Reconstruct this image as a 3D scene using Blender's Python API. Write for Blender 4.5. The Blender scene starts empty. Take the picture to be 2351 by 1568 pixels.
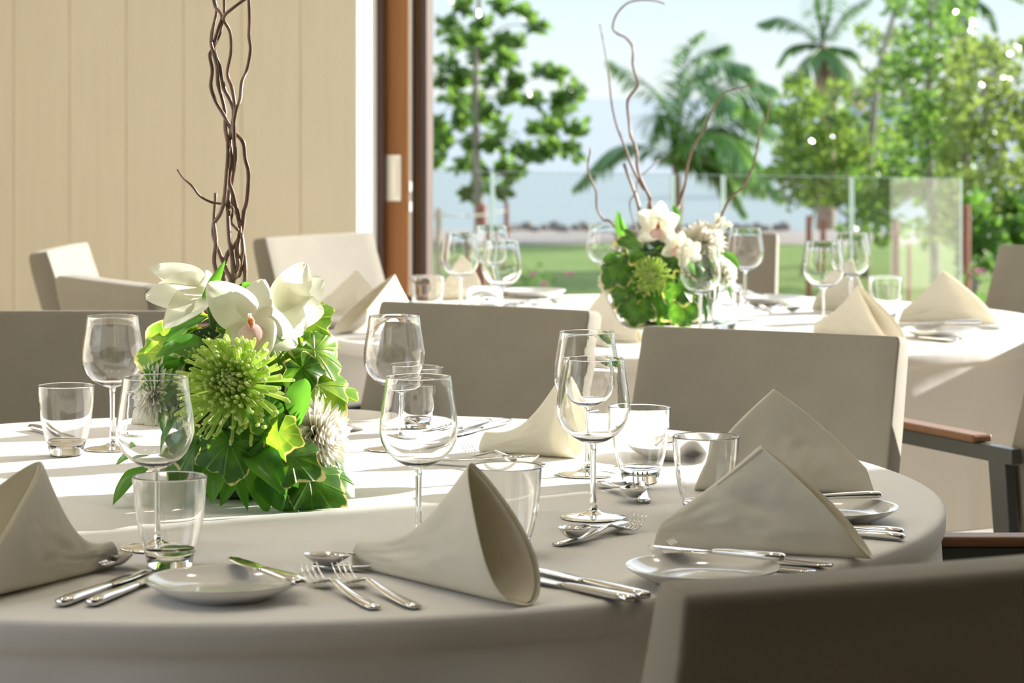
import bpy, bmesh, math, random
from math import sin, cos, pi, sqrt, atan2, radians, exp
from mathutils import Vector, Matrix, Euler, noise

sc = bpy.context.scene
COL = sc.collection
rng = random.Random(7)

# ------------------------------------------------------------------ camera
F, CX, HY, H = 6235.0, 1175.5, 226.0, 1.28      # focal length (px of the 2351 px wide frame), centre, horizon row, eye height
cd = bpy.data.cameras.new('camera')
cd.sensor_width = 36.0
cd.lens = 36.0 * F / 2351.0
cd.shift_y = (HY - 784.0) / 2351.0
cd.clip_end = 60000
cd.dof.use_dof = True
cd.dof.focus_distance = 3.62
cd.dof.aperture_fstop = 9.5
cam = bpy.data.objects.new('camera', cd)
cam.location = (0, 0, H)
cam.rotation_euler = (radians(90), 0, 0)
COL.objects.link(cam)
sc.camera = cam

# ------------------------------------------------------------------ light
SUN_AZ, SUN_EL = radians(28.5), radians(19)
sun_dir = Vector((cos(SUN_AZ) * cos(SUN_EL), sin(SUN_AZ) * cos(SUN_EL), sin(SUN_EL)))
sd = bpy.data.lights.new('sun', 'SUN')
sd.energy = 9.8
sd.angle = radians(0.6)
sd.color = (1.0, 0.955, 0.87)
so = bpy.data.objects.new('sun', sd)
so.rotation_euler = sun_dir.to_track_quat('Z', 'Y').to_euler()
so.location = sun_dir * 30
COL.objects.link(so)

w = bpy.data.worlds.new('sky')
sc.world = w
w.use_nodes = True
nt = w.node_tree
for n in list(nt.nodes):
    nt.nodes.remove(n)
out = nt.nodes.new('ShaderNodeOutputWorld')
bg = nt.nodes.new('ShaderNodeBackground')
tc = nt.nodes.new('ShaderNodeTexCoord')
sep = nt.nodes.new('ShaderNodeSeparateXYZ')
ramp = nt.nodes.new('ShaderNodeValToRGB')
nt.links.new(tc.outputs['Generated'], sep.inputs[0])
nt.links.new(sep.outputs['Z'], ramp.inputs[0])
nt.links.new(ramp.outputs[0], bg.inputs[0])
nt.links.new(bg.outputs[0], out.inputs[0])
cr = ramp.color_ramp
cr.elements[0].position = 0.0
cr.elements[0].color = (0.62, 0.675, 0.675, 1)
cr.elements[1].position = 1.0
cr.elements[1].color = (0.50, 0.75, 1.15, 1)
e = cr.elements.new(0.04); e.color = (0.53, 0.64, 0.69, 1)
e = cr.elements.new(0.25); e.color = (1.30, 1.42, 1.50, 1)
bg.inputs[1].default_value = 1.05

sc.view_settings.view_transform = 'Standard'
sc.view_settings.look = 'None'
sc.view_settings.gamma = 1.0
sc.view_settings.use_curve_mapping = False
sc.view_settings.exposure = 0.57
sc.cycles.max_bounces = 14
sc.cycles.diffuse_bounces = 7
sc.cycles.glossy_bounces = 6
sc.cycles.transmission_bounces = 12
sc.cycles.transparent_max_bounces = 40
sc.cycles.caustics_reflective = False
sc.cycles.caustics_refractive = False
sc.cycles.sample_clamp_indirect = 6.0
sc.cycles.use_denoising = True
sc.cycles.use_adaptive_sampling = True
sc.cycles.adaptive_threshold = 0.015

# added warm fill lights, out of view above the tables, lifting the shaded areas
for lx, ly in ((-1.7, 3.1), (-.3, 3.0), (1.0, 3.1), (-1.6, 5.2), (.4, 5.4), (2.0, 5.6)):
    ld = bpy.data.lights.new('fill_light', 'AREA')
    ld.shape = 'DISK'; ld.size = 0.22; ld.energy = 5.5; ld.color = (1.0, 0.90, 0.76)
    lo = bpy.data.objects.new('fill_light', ld)
    lo.location = (lx, ly, 4.19)
    COL.objects.link(lo)

# ------------------------------------------------------------------ helpers
def G(px, py, z=0.75):
    """the point of the horizontal plane z that the photograph shows at px, py"""
    Y = F * (H - z) / (py - HY)
    return Vector(((px - CX) / F * Y, Y, z))

def V(px, py, Y):
    return Vector(((px - CX) / F * Y, Y, H - (py - HY) / F * Y))

def link(name, mesh, mats, parent=None, smooth=True):
    o = bpy.data.objects.new(name, mesh)
    if not isinstance(mats, (list, tuple)):
        mats = [mats]
    for m in mats:
        if m is not None:
            mesh.materials.append(m)
    COL.objects.link(o)
    if parent is not None:
        o.parent = parent
    if smooth and len(mesh.polygons):
        mesh.polygons.foreach_set('use_smooth', [True] * len(mesh.polygons))
    return o

class MB:
    """collects vertices and faces of ONE mesh"""
    def __init__(self):
        self.v, self.f, self.m, self.uv = [], [], [], None
    def add(self, vs, fs, mi=0):
        b = len(self.v)
        self.v.extend(Vector(p) for p in vs)
        for f in fs:
            self.f.append([b + i for i in f])
            self.m.append(mi)
        return b
    def box(self, lo, hi, mi=0, M=None):
        x0, y0, z0 = lo; x1, y1, z1 = hi
        vs = [Vector(p) for p in ((x0,y0,z0),(x1,y0,z0),(x1,y1,z0),(x0,y1,z0),(x0,y0,z1),(x1,y0,z1),(x1,y1,z1),(x0,y1,z1))]
        if M is not None:
            vs = [M @ p for p in vs]
        self.add(vs, [(0,3,2,1),(4,5,6,7),(0,1,5,4),(1,2,6,5),(2,3,7,6),(3,0,4,7)], mi)
    def hexa(self, vs, mi=0):
        self.add(vs, [(0,3,2,1),(4,5,6,7),(0,1,5,4),(1,2,6,5),(2,3,7,6),(3,0,4,7)], mi)
    def lathe(self, prof, seg=48, mi=0, closed=False, c=(0,0,0)):
        """prof: (r, z) list, r = 0 allowed at the ends"""
        rings = []
        c = Vector(c)
        for r, z in prof:
            if r < 1e-6:
                b = len(self.v); self.v.append(c + Vector((0, 0, z))); rings.append([b])
            else:
                b = len(self.v)
                for k in range(seg):
                    a = 2 * pi * k / seg
                    self.v.append(c + Vector((r * cos(a), r * sin(a), z)))
                rings.append(list(range(b, b + seg)))
        n = len(rings)
        for i in range(n if closed else n - 1):
            A, B = rings[i], rings[(i + 1) % n]
            for k in range(seg):
                k2 = (k + 1) % seg
                if len(A) == 1 and len(B) == 1:
                    continue
                if len(A) == 1:
                    self.f.append([A[0], B[k2], B[k]])
                elif len(B) == 1:
                    self.f.append([A[k], A[k2], B[0]])
                else:
                    self.f.append([A[k], A[k2], B[k2], B[k]])
                self.m.append(mi)
    def tube(self, pts, rad, seg=8, mi=0):
        pts = [Vector(p) for p in pts]
        n = len(pts)
        if not isinstance(rad, (list, tuple)):
            rad = [rad] * n
        t0 = (pts[1] - pts[0]).normalized()
        up = Vector((0, 0, 1)) if abs(t0.z) < 0.9 else Vector((1, 0, 0))
        nrm = t0.cross(up).normalized()
        base = len(self.v)
        for i in range(n):
            t = (pts[min(i + 1, n - 1)] - pts[max(i - 1, 0)])
            if t.length < 1e-9:
                t = t0
            t = t.normalized()
            nrm = (nrm - t * nrm.dot(t))
            nrm = nrm.normalized() if nrm.length > 1e-6 else t.orthogonal().normalized()
            bi = t.cross(nrm)
            for k in range(seg):
                a = 2 * pi * k / seg
                self.v.append(pts[i] + (nrm * cos(a) + bi * sin(a)) * rad[i])
        for i in range(n - 1):
            for k in range(seg):
                k2 = (k + 1) % seg
                self.f.append([base + i*seg + k, base + i*seg + k2, base + (i+1)*seg + k2, base + (i+1)*seg + k]); self.m.append(mi)
        self.f.append([base + k for k in range(seg)][::-1]); self.m.append(mi)
        self.f.append([base + (n-1)*seg + k for k in range(seg)]); self.m.append(mi)
    def loft(self, secs, seg=10, mi=0, p=2.6):
        """secs: (x, halfwidth, halfthick, zcentre[, ycentre]) sections along +x"""
        base = len(self.v)
        for s in secs:
            x, hw, ht, zc = s[:4]
            yc = s[4] if len(s) > 4 else 0.0
            for k in range(seg):
                a = 2 * pi * k / seg
                ca, sa = cos(a), sin(a)
                y = hw * math.copysign(abs(ca) ** (2 / p), ca)
                z = ht * math.copysign(abs(sa) ** (2 / p), sa)
                self.v.append(Vector((x, yc + y, zc + z)))
        n = len(secs)
        for i in range(n - 1):
            for k in range(seg):
                k2 = (k + 1) % seg
                self.f.append([base+i*seg+k, base+i*seg+k2, base+(i+1)*seg+k2, base+(i+1)*seg+k]); self.m.append(mi)
        self.f.append([base+k for k in range(seg)][::-1]); self.m.append(mi)
        self.f.append([base+(n-1)*seg+k for k in range(seg)]); self.m.append(mi)
    def grid(self, fn, nu, nv, mi=0, wrap_v=False):
        b = len(self.v)
        for i in range(nu + 1):
            for j in range(nv + (0 if wrap_v else 1)):
                self.v.append(Vector(fn(i / nu, j / nv)))
        w_ = nv if wrap_v else nv + 1
        for i in range(nu):
            for j in range(nv):
                j2 = (j + 1) % nv if wrap_v else j + 1
                self.f.append([b+i*w_+j, b+(i+1)*w_+j, b+(i+1)*w_+j2, b+i*w_+j2]); self.m.append(mi)
    def mesh(self, name):
        me = bpy.data.meshes.new(name)
        me.from_pydata([tuple(p) for p in self.v], [], self.f)
        me.update()
        if any(self.m):
            me.polygons.foreach_set('material_index', self.m)
        if self.uv is not None:
            l = me.uv_layers.new(name='UVMap')
            for lp in me.loops:
                l.data[lp.index].uv = self.uv[lp.vertex_index]
        return me
    def build(self, name, mats, parent=None, smooth=True):
        if parent is not None and parent.name.startswith('flower_arrangement'):
            for p in self.v:                       # nothing hangs through the table
                p.z = max(p.z, .0012)
        return link(name, self.mesh(name), mats if isinstance(mats, (list, tuple)) else [mats], parent, smooth)

def bevel(o, wd=0.004, seg=3, angle=40):
    m = o.modifiers.new('bevel', 'BEVEL')
    m.width = wd; m.segments = seg; m.limit_method = 'ANGLE'; m.angle_limit = radians(angle)
    return o

def subsurf(o, lv=1):
    m = o.modifiers.new('subsurf', 'SUBSURF'); m.levels = lv; m.render_levels = lv
    return o

def sharp_smooth(o, deg=35):
    me = o.data
    bm = bmesh.new(); bm.from_mesh(me)
    for ed in bm.edges:
        if len(ed.link_faces) == 2 and ed.calc_face_angle(0) > radians(deg):
            ed.smooth = False
    bm.to_mesh(me); bm.free()
    return o

def tag(o, label=None, cat=None, group=None, kind=None):
    if label: o['label'] = label
    if cat: o['category'] = cat
    if group: o['group'] = group
    if kind: o['kind'] = kind
    return o

def empty(name, loc=(0, 0, 0), rz=0.0, label=None, cat=None, group=None):
    o = bpy.data.objects.new(name, None)
    o.empty_display_size = 0.05
    o.location = loc
    o.rotation_euler = (0, 0, rz)
    COL.objects.link(o)
    return tag(o, label, cat, group)

def dup(root, loc, rot, label, group=None, scale=None):
    """a copy of a thing with copies of its parts and their sub-parts"""
    r = root.copy(); COL.objects.link(r)
    r.location = loc
    r.rotation_euler = rot if isinstance(rot, (tuple, Euler)) else (0, 0, rot)
    if scale: r.scale = scale
    r['label'] = label
    if group: r['group'] = group
    for ch in [c for c in PARTS[root.name]]:
        c = ch.copy(); COL.objects.link(c); c.parent = r
        for g in [x for x in ch.children]:
            d = g.copy(); COL.objects.link(d); d.parent = c
    return r
PARTS = {}
def proto(root):
    PARTS[root.name] = list(root.children)
    return root

def smooth_path(pts, sub=6):
    """Catmull-Rom through pts"""
    P = [Vector(p) for p in pts]
    P = [P[0] * 2 - P[1]] + P + [P[-1] * 2 - P[-2]]
    o = []
    for i in range(1, len(P) - 2):
        for k in range(sub):
            t = k / sub
            a, b, c, d = P[i-1], P[i], P[i+1], P[i+2]
            o.append(0.5 * ((2*b) + (c-a)*t + (2*a-5*b+4*c-d)*t*t + (3*b-a-3*c+d)*t*t*t))
    o.append(P[-2])
    return o

# ------------------------------------------------------------------ materials
def new_mat(name):
    m = bpy.data.materials.new(name)
    m.use_nodes = True
    nt = m.node_tree
    for n in list(nt.nodes):
        nt.nodes.remove(n)
    o = nt.nodes.new('ShaderNodeOutputMaterial')
    return m, nt, o

def pbr(name, col, rough=0.5, metal=0.0, spec=0.5, col2=None, nscale=8.0, stretch=(1, 1, 1), bump=0.0, bscale=None, bstretch=None, sheen=0.0, transl=0.0, tcol=None, coat=0.0, detail=4, ndist=0.02):
    m, nt, o = new_mat(name)
    N = nt.nodes.new
    p = N('ShaderNodeBsdfPrincipled')
    p.inputs['Base Color'].default_value = (*col, 1)
    p.inputs['Roughness'].default_value = rough
    p.inputs['Metallic'].default_value = metal
    p.inputs['Specular IOR Level'].default_value = spec
    p.inputs['Sheen Weight'].default_value = sheen
    p.inputs['Coat Weight'].default_value = coat
    p.inputs['Coat Roughness'].default_value = 0.05
    tcn = N('ShaderNodeTexCoord')
    colsock = None
    if col2 is not None:
        mp = N('ShaderNodeMapping'); mp.inputs['Scale'].default_value = stretch
        nt.links.new(tcn.outputs['Object'], mp.inputs[0])
        ns = N('ShaderNodeTexNoise'); ns.inputs['Scale'].default_value = nscale; ns.inputs['Detail'].default_value = detail
        nt.links.new(mp.outputs[0], ns.inputs['Vector'])
        mx = N('ShaderNodeMix'); mx.data_type = 'RGBA'
        rr = N('ShaderNodeMapRange'); rr.inputs[1].default_value = 0.3; rr.inputs[2].default_value = 0.7
        nt.links.new(ns.outputs[0], rr.inputs[0])
        nt.links.new(rr.outputs[0], mx.inputs[0])
        mx.inputs[6].default_value = (*col, 1); mx.inputs[7].default_value = (*col2, 1)
        nt.links.new(mx.outputs[2], p.inputs['Base Color'])
        colsock = mx.outputs[2]
    if bump > 0:
        mp2 = N('ShaderNodeMapping'); mp2.inputs['Scale'].default_value = bstretch or (1, 1, 1)
        nt.links.new(tcn.outputs['Object'], mp2.inputs[0])
        n2 = N('ShaderNodeTexNoise'); n2.inputs['Scale'].default_value = bscale or 60; n2.inputs['Detail'].default_value = 3
        nt.links.new(mp2.outputs[0], n2.inputs['Vector'])
        b = N('ShaderNodeBump'); b.inputs['Strength'].default_value = bump; b.inputs['Distance'].default_value = ndist
        nt.links.new(n2.outputs[0], b.inputs['Height'])
        nt.links.new(b.outputs[0], p.inputs['Normal'])
    if transl > 0:
        t = N('ShaderNodeBsdfTranslucent')
        t.inputs[0].default_value = (*(tcol or col), 1)
        mix = N('ShaderNodeMixShader'); mix.inputs[0].default_value = transl
        nt.links.new(p.outputs[0], mix.inputs[1]); nt.links.new(t.outputs[0], mix.inputs[2])
        nt.links.new(mix.outputs[0], o.inputs[0])
    else:
        nt.links.new(p.outputs[0], o.inputs[0])
    return m

def thin_glass(name, tint=(0.985, 0.99, 0.985), edge=(0.86, 0.9, 0.88), mirror=0.5):
    """a thin flat sheet of glass: clear straight through, more mirror-like at grazing angles"""
    m, nt, o = new_mat(name)
    N = nt.nodes.new
    lw = N('ShaderNodeLayerWeight'); lw.inputs[0].default_value = 0.5
    mx = N('ShaderNodeMix'); mx.data_type = 'RGBA'
    mx.inputs[6].default_value = (*tint, 1); mx.inputs[7].default_value = (*edge, 1)
    nt.links.new(lw.outputs['Facing'], mx.inputs[0])
    tr = N('ShaderNodeBsdfTransparent'); nt.links.new(mx.outputs[2], tr.inputs[0])
    gl = N('ShaderNodeBsdfGlossy'); gl.inputs['Roughness'].default_value = 0.0
    gl.inputs[0].default_value = (1, 1, 1, 1)
    pw = N('ShaderNodeMath'); pw.operation = 'POWER'; pw.inputs[1].default_value = 4.0
    nt.links.new(lw.outputs['Facing'], pw.inputs[0])
    ml = N('ShaderNodeMath'); ml.operation = 'MULTIPLY_ADD'; ml.inputs[1].default_value = mirror; ml.inputs[2].default_value = 0.05
    nt.links.new(pw.outputs[0], ml.inputs[0])
    mix = N('ShaderNodeMixShader')
    nt.links.new(ml.outputs[0], mix.inputs[0])
    nt.links.new(tr.outputs[0], mix.inputs[1]); nt.links.new(gl.outputs[0], mix.inputs[2])
    nt.links.new(mix.outputs[0], o.inputs[0])
    return m

def solid_glass(name, col=(0.99, 0.995, 0.99), ior=1.5, clear=0.3):
    """refracting glass; a clear share lets light straight through"""
    m, nt, o = new_mat(name)
    g = nt.nodes.new('ShaderNodeBsdfGlass')
    g.inputs['Color'].default_value = (*col, 1); g.inputs['Roughness'].default_value = 0.0; g.inputs['IOR'].default_value = ior
    t = nt.nodes.new('ShaderNodeBsdfTransparent')
    mix = nt.nodes.new('ShaderNodeMixShader'); mix.inputs[0].default_value = clear
    nt.links.new(g.outputs[0], mix.inputs[1]); nt.links.new(t.outputs[0], mix.inputs[2])
    nt.links.new(mix.outputs[0], o.inputs[0])
    return m

def edged_leaf(name, col, col2, cream, transl=0.45):
    """variegated leaf: green blotches inside, cream along the margin (UV x = distance from the midrib 0..1)"""
    m, nt, o = new_mat(name)
    N = nt.nodes.new
    uv = N('ShaderNodeUVMap')
    sp = N('ShaderNodeSeparateXYZ'); nt.links.new(uv.outputs[0], sp.inputs[0])
    tcn = N('ShaderNodeTexCoord')
    ns = N('ShaderNodeTexNoise'); ns.inputs['Scale'].default_value = 45; ns.inputs['Detail'].default_value = 2
    nt.links.new(tcn.outputs['Object'], ns.inputs['Vector'])
    ad = N('ShaderNodeMath'); ad.operation = 'MULTIPLY_ADD'; ad.inputs[1].default_value = 0.55
    nt.links.new(ns.outputs[0], ad.inputs[0]); nt.links.new(sp.outputs[0], ad.inputs[2])
    rp = N('ShaderNodeValToRGB')
    nt.links.new(ad.outputs[0], rp.inputs[0])
    el = rp.color_ramp.elements
    el[0].position = 0.25; el[0].color = (*col, 1)
    el[1].position = 0.75; el[1].color = (*col2, 1)
    a = el.new(1.0); a.color = (*col, 1)
    a = el.new(0.93); a.color = (*col, 1)
    rp2 = N('ShaderNodeMapRange'); rp2.inputs[1].default_value = 1.21; rp2.inputs[2].default_value = 1.25
    nt.links.new(ad.outputs[0], rp2.inputs[0])
    mx = N('ShaderNodeMix'); mx.data_type = 'RGBA'
    nt.links.new(rp2.outputs[0], mx.inputs[0]); nt.links.new(rp.outputs[0], mx.inputs[6]); mx.inputs[7].default_value = (*cream, 1)
    # pale veins fanning out from the stalk
    vm = N('ShaderNodeMath'); vm.operation = 'MULTIPLY'; vm.inputs[1].default_value = pi * 9
    nt.links.new(sp.outputs[1], vm.inputs[0])
    vc = N('ShaderNodeMath'); vc.operation = 'COSINE'; nt.links.new(vm.outputs[0], vc.inputs[0])
    va = N('ShaderNodeMath'); va.operation = 'ABSOLUTE'; nt.links.new(vc.outputs[0], va.inputs[0])
    vp = N('ShaderNodeMath'); vp.operation = 'POWER'; vp.inputs[1].default_value = 60; nt.links.new(va.outputs[0], vp.inputs[0])
    vs = N('ShaderNodeMath'); vs.operation = 'MULTIPLY'; vs.inputs[1].default_value = .55; nt.links.new(vp.outputs[0], vs.inputs[0])
    mv = N('ShaderNodeMix'); mv.data_type = 'RGBA'; mv.inputs[7].default_value = (col2[0] * 1.9, col2[1] * 1.7, col2[2] * 1.6, 1)
    nt.links.new(vs.outputs[0], mv.inputs[0]); nt.links.new(mx.outputs[2], mv.inputs[6])
    mx = mv
    p = N('ShaderNodeBsdfPrincipled'); p.inputs['Roughness'].default_value = 0.3
    nt.links.new(mx.outputs[2], p.inputs['Base Color'])
    bp = N('ShaderNodeBump'); bp.inputs['Strength'].default_value = .5; bp.inputs['Distance'].default_value = .004
    nt.links.new(vp.outputs[0], bp.inputs['Height']); nt.links.new(bp.outputs[0], p.inputs['Normal'])
    t = N('ShaderNodeBsdfTranslucent')
    br = N('ShaderNodeMix'); br.data_type = 'RGBA'; br.blend_type = 'MULTIPLY'; br.inputs[0].default_value = 1
    nt.links.new(mx.outputs[2], br.inputs[6]); br.inputs[7].default_value = (1.9, 1.75, .8, 1)
    nt.links.new(br.outputs[2], t.inputs[0])
    mix = N('ShaderNodeMixShader'); mix.inputs[0].default_value = transl
    nt.links.new(p.outputs[0], mix.inputs[1]); nt.links.new(t.outputs[0], mix.inputs[2])
    nt.links.new(mix.outputs[0], o.inputs[0])
    return m

M = {}
M['cloth'] = pbr('white_tablecloth', (0.80, 0.79, 0.775), 0.85, spec=0.15, bump=0.25, bscale=5, bstretch=(1, 2.5, 1), ndist=0.01)
M['napkin'] = pbr('ivory_linen', (0.90, 0.87, 0.77), 0.85, spec=0.15, bump=0.35, bscale=22, transl=0.2, tcol=(0.85, 0.79, 0.62), ndist=0.01)
M['fabric'] = pbr('taupe_fabric', (0.262, 0.241, 0.198), 0.8, spec=0.2, bump=0.15, bscale=700, ndist=0.002, sheen=0.15, col2=(0.243, 0.223, 0.182), nscale=14)
M['metal'] = pbr('grey_metal', (0.085, 0.092, 0.09), 0.42, metal=0.55, bump=0.1, bscale=500, ndist=0.001)
M['armwood'] = pbr('teak', (0.235, 0.115, 0.05), 0.5, col2=(0.18, 0.085, 0.036), nscale=30, stretch=(8, 1, 8))
M['steel'] = pbr('polished_steel', (0.72, 0.71, 0.69), 0.09, metal=1.0)
M['porcelain'] = pbr('white_porcelain', (0.78, 0.77, 0.74), 0.12, spec=0.5, coat=0.7)
M['glass'] = solid_glass('clear_thin_glass', (1, 1, 1), 1.45, 0.0)
M['solidglass'] = solid_glass('clear_solid_glass', clear=0.0)
M['pane'] = thin_glass('balustrade_glass', (0.93, 0.965, 0.95), (0.8, 0.9, 0.86), 0.5)
M['paneedge'] = pbr('pale_glass_edge', (0.50, 0.58, 0.55), 0.2, transl=0.4)
M['vaseglass'] = pbr('smoky_dark_glass', (0.045, 0.065, 0.06), 0.05, spec=0.8, coat=0.5)
M['wall'] = pbr('cream_boards', (0.77, 0.725, 0.60), 0.7, spec=0.25, col2=(0.735, 0.69, 0.565), nscale=7, stretch=(6, 6, 0.35), bump=0.08, bscale=40, bstretch=(6, 6, 0.3), ndist=0.004)
M['walljoint'] = pbr('board_groove', (0.67, 0.61, 0.49), 0.8)
M['whitewall'] = pbr('white_plaster', (0.86, 0.83, 0.76), 0.8)
M['ceiling'] = pbr('white_ceiling', (0.84, 0.81, 0.75), 0.85)
M['darkwall'] = pbr('brown_wall', (0.035, 0.027, 0.02), 0.8)
M['floor'] = pbr('pale_tiles', (0.54, 0.47, 0.37), 0.5, col2=(0.48, 0.415, 0.325), nscale=3)
M['terrace'] = pbr('terrace_stone', (0.50, 0.47, 0.43), 0.7, col2=(0.42, 0.40, 0.37), nscale=4)
M['doorwood'] = pbr('door_wood', (0.29, 0.125, 0.04), 0.5, spec=0.25, col2=(0.23, 0.095, 0.03), nscale=5, stretch=(14, 14, 0.5))
M['darkwood'] = pbr('dark_door_wood', (0.085, 0.045, 0.03), 0.5, col2=(0.06, 0.03, 0.02), nscale=5, stretch=(12, 12, 0.5))
M['brushed'] = pbr('brushed_plate', (0.62, 0.59, 0.52), 0.4, metal=0.6)
M['bark_twig'] = pbr('willow_bark', (0.15, 0.085, 0.055), 0.4, col2=(0.27, 0.18, 0.135), nscale=60, stretch=(1, 1, 0.4), bump=0.3, bscale=150, ndist=0.002)
M['lance'] = pbr('glossy_green_leaf', (0.045, 0.16, 0.022), 0.28, col2=(0.065, 0.21, 0.03), nscale=20, transl=0.4, tcol=(0.20, 0.55, 0.045))
M['varieg'] = edged_leaf('variegated_leaf', (0.05, 0.15, 0.022), (0.10, 0.25, 0.035), (0.72, 0.66, 0.36))
M['lime'] = edged_leaf('lime_leaf', (0.16, 0.32, 0.045), (0.30, 0.46, 0.07), (0.72, 0.66, 0.36))
M['petal'] = pbr('white_petal', (0.88, 0.86, 0.80), 0.5, transl=0.5, tcol=(0.92, 0.92, 0.78), bump=0.15, bscale=40, ndist=0.004, spec=0.25)
M['lip'] = pbr('pink_lip', (0.80, 0.66, 0.62), 0.5, col2=(0.72, 0.38, 0.42), nscale=60, transl=0.35, tcol=(0.85, 0.65, 0.55))
M['throat'] = pbr('yellow_throat', (0.80, 0.45, 0.05), 0.5, col2=(0.55, 0.12, 0.04), nscale=120)
M['mum'] = pbr('green_mum_petal', (0.70, 0.82, 0.36), 0.45, transl=0.45, tcol=(0.84, 0.95, 0.42), spec=0.3)
M['whitemum'] = pbr('white_mum_petal', (0.90, 0.88, 0.84), 0.5, transl=0.55, tcol=(0.92, 0.90, 0.80))
M['foam'] = pbr('dark_green_foam', (0.018, 0.045, 0.012), 0.9)
M['stem'] = pbr('green_stem', (0.08, 0.18, 0.03), 0.5)
M['grass'] = pbr('lawn_grass', (0.15, 0.205, 0.055), 0.9, spec=0.1, col2=(0.19, 0.24, 0.08), nscale=1.2, bump=0.6, bscale=30, ndist=0.05)
M['sand'] = pbr('beach_sand', (0.29, 0.225, 0.20), 0.9, col2=(0.24, 0.185, 0.165), nscale=2)
M['rock'] = pbr('shore_rock', (0.13, 0.115, 0.11), 0.85, col2=(0.20, 0.175, 0.16), nscale=4)
M['sea'] = pbr('sea_water', (0.30, 0.37, 0.41), 0.35, spec=0.3, bump=0.35, bscale=1.0, bstretch=(0.35, 1.2, 1), ndist=0.12)
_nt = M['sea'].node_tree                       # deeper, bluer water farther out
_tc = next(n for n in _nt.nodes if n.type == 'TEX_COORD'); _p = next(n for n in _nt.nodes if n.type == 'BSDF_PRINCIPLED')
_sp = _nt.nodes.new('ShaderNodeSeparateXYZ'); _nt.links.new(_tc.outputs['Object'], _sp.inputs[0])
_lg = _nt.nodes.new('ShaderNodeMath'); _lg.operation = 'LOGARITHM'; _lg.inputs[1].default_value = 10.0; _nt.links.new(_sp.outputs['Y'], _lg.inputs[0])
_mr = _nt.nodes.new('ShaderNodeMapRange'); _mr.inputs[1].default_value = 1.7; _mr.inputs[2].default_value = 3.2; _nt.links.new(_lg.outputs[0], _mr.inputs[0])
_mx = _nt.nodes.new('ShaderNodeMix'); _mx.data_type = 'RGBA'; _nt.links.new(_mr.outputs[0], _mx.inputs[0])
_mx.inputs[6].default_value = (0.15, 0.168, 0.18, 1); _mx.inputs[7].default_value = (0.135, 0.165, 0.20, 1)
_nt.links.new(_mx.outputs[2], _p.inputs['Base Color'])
M['seagrape'] = pbr('seagrape_leaf', (0.085, 0.15, 0.035), 0.22, transl=0.4, tcol=(0.22, 0.40, 0.06), col2=(0.055, 0.10, 0.022), nscale=3)
M['brightleaf'] = pbr('bright_leaf', (0.12, 0.19, 0.04), 0.22, transl=0.4, tcol=(0.25, 0.37, 0.055), col2=(0.08, 0.14, 0.03), nscale=2)
M['yellowleaf'] = pbr('yellowish_leaf', (0.15, 0.20, 0.045), 0.25, transl=0.4, tcol=(0.30, 0.385, 0.075), col2=(0.10, 0.16, 0.035), nscale=2)
M['darkleaf'] = pbr('dark_shrub_leaf', (0.06, 0.13, 0.025), 0.3, transl=0.4, tcol=(0.18, 0.36, 0.05))
M['palm'] = pbr('palm_leaf', (0.07, 0.16, 0.05), 0.3, transl=0.4, tcol=(0.22, 0.42, 0.08), col2=(0.10, 0.19, 0.05), nscale=2)
M['deadpalm'] = pbr('dry_palm_leaf', (0.48, 0.37, 0.25), 0.7, transl=0.3)
M['bark'] = pbr('grey_bark', (0.30, 0.26, 0.22), 0.8, col2=(0.20, 0.17, 0.14), nscale=6)
M['palmbark'] = pbr('palm_bark', (0.30, 0.22, 0.16), 0.85, col2=(0.20, 0.14, 0.10), nscale=8)
M['redpost'] = pbr('red_brown_post', (0.30, 0.09, 0.05), 0.7, col2=(0.22, 0.065, 0.04), nscale=4)
M['tanpost'] = pbr('weathered_post', (0.46, 0.33, 0.25), 0.7)
M['rope'] = pbr('grey_rope', (0.35, 0.32, 0.29), 0.8)
M['magenta'] = pbr('magenta_petal', (0.60, 0.04, 0.28), 0.5, transl=0.35, tcol=(0.8, 0.08, 0.4))
M['roof'] = pbr('blue_grey_roof', (0.16, 0.19, 0.24), 0.6)
M['housewall'] = pbr('white_house_wall', (0.70, 0.69, 0.68), 0.7)

# ------------------------------------------------------------------ setting: room shell
TH = radians(16)
WU = Vector((cos(TH), -sin(TH), 0)); WN = Vector((sin(TH), cos(TH), 0))      # along the panelled wall, and out through it
W0 = Vector(((820 - CX) / F * 9.0, 9.0, 0))
def WP(s, n, z=0.0):
    return W0 + WU * s + WN * n + Vector((0, 0, z))
def WS(px, n):
    """distance along the wall at offset n that shows at column px"""
    k = (px - CX) / F
    a = W0.x + WN.x * n - k * (W0.y + WN.y * n)
    b = WU.x - k * WU.y
    return -a / b
ROOMH = 4.2

def plane_poly(name, pts, mat, kind='structure'):
    mb = MB(); mb.add(pts, [list(range(len(pts)))])
    o = mb.build(name, mat, smooth=False)
    return tag(o, kind=kind)

def prism(name, pts, z0, z1, mat, kind='structure', parent=None):
    """vertical prism over a counter-clockwise outline"""
    mb = MB(); n = len(pts)
    vs = [Vector((p[0], p[1], z0)) for p in pts] + [Vector((p[0], p[1], z1)) for p in pts]
    fs = [list(range(n))[::-1], list(range(n, 2 * n))] + [[i, (i + 1) % n, n + (i + 1) % n, n + i] for i in range(n)]
    mb.add(vs, fs)
    o = mb.build(name, mat, parent, smooth=False)
    if kind and parent is None: o['kind'] = kind
    return o

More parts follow.
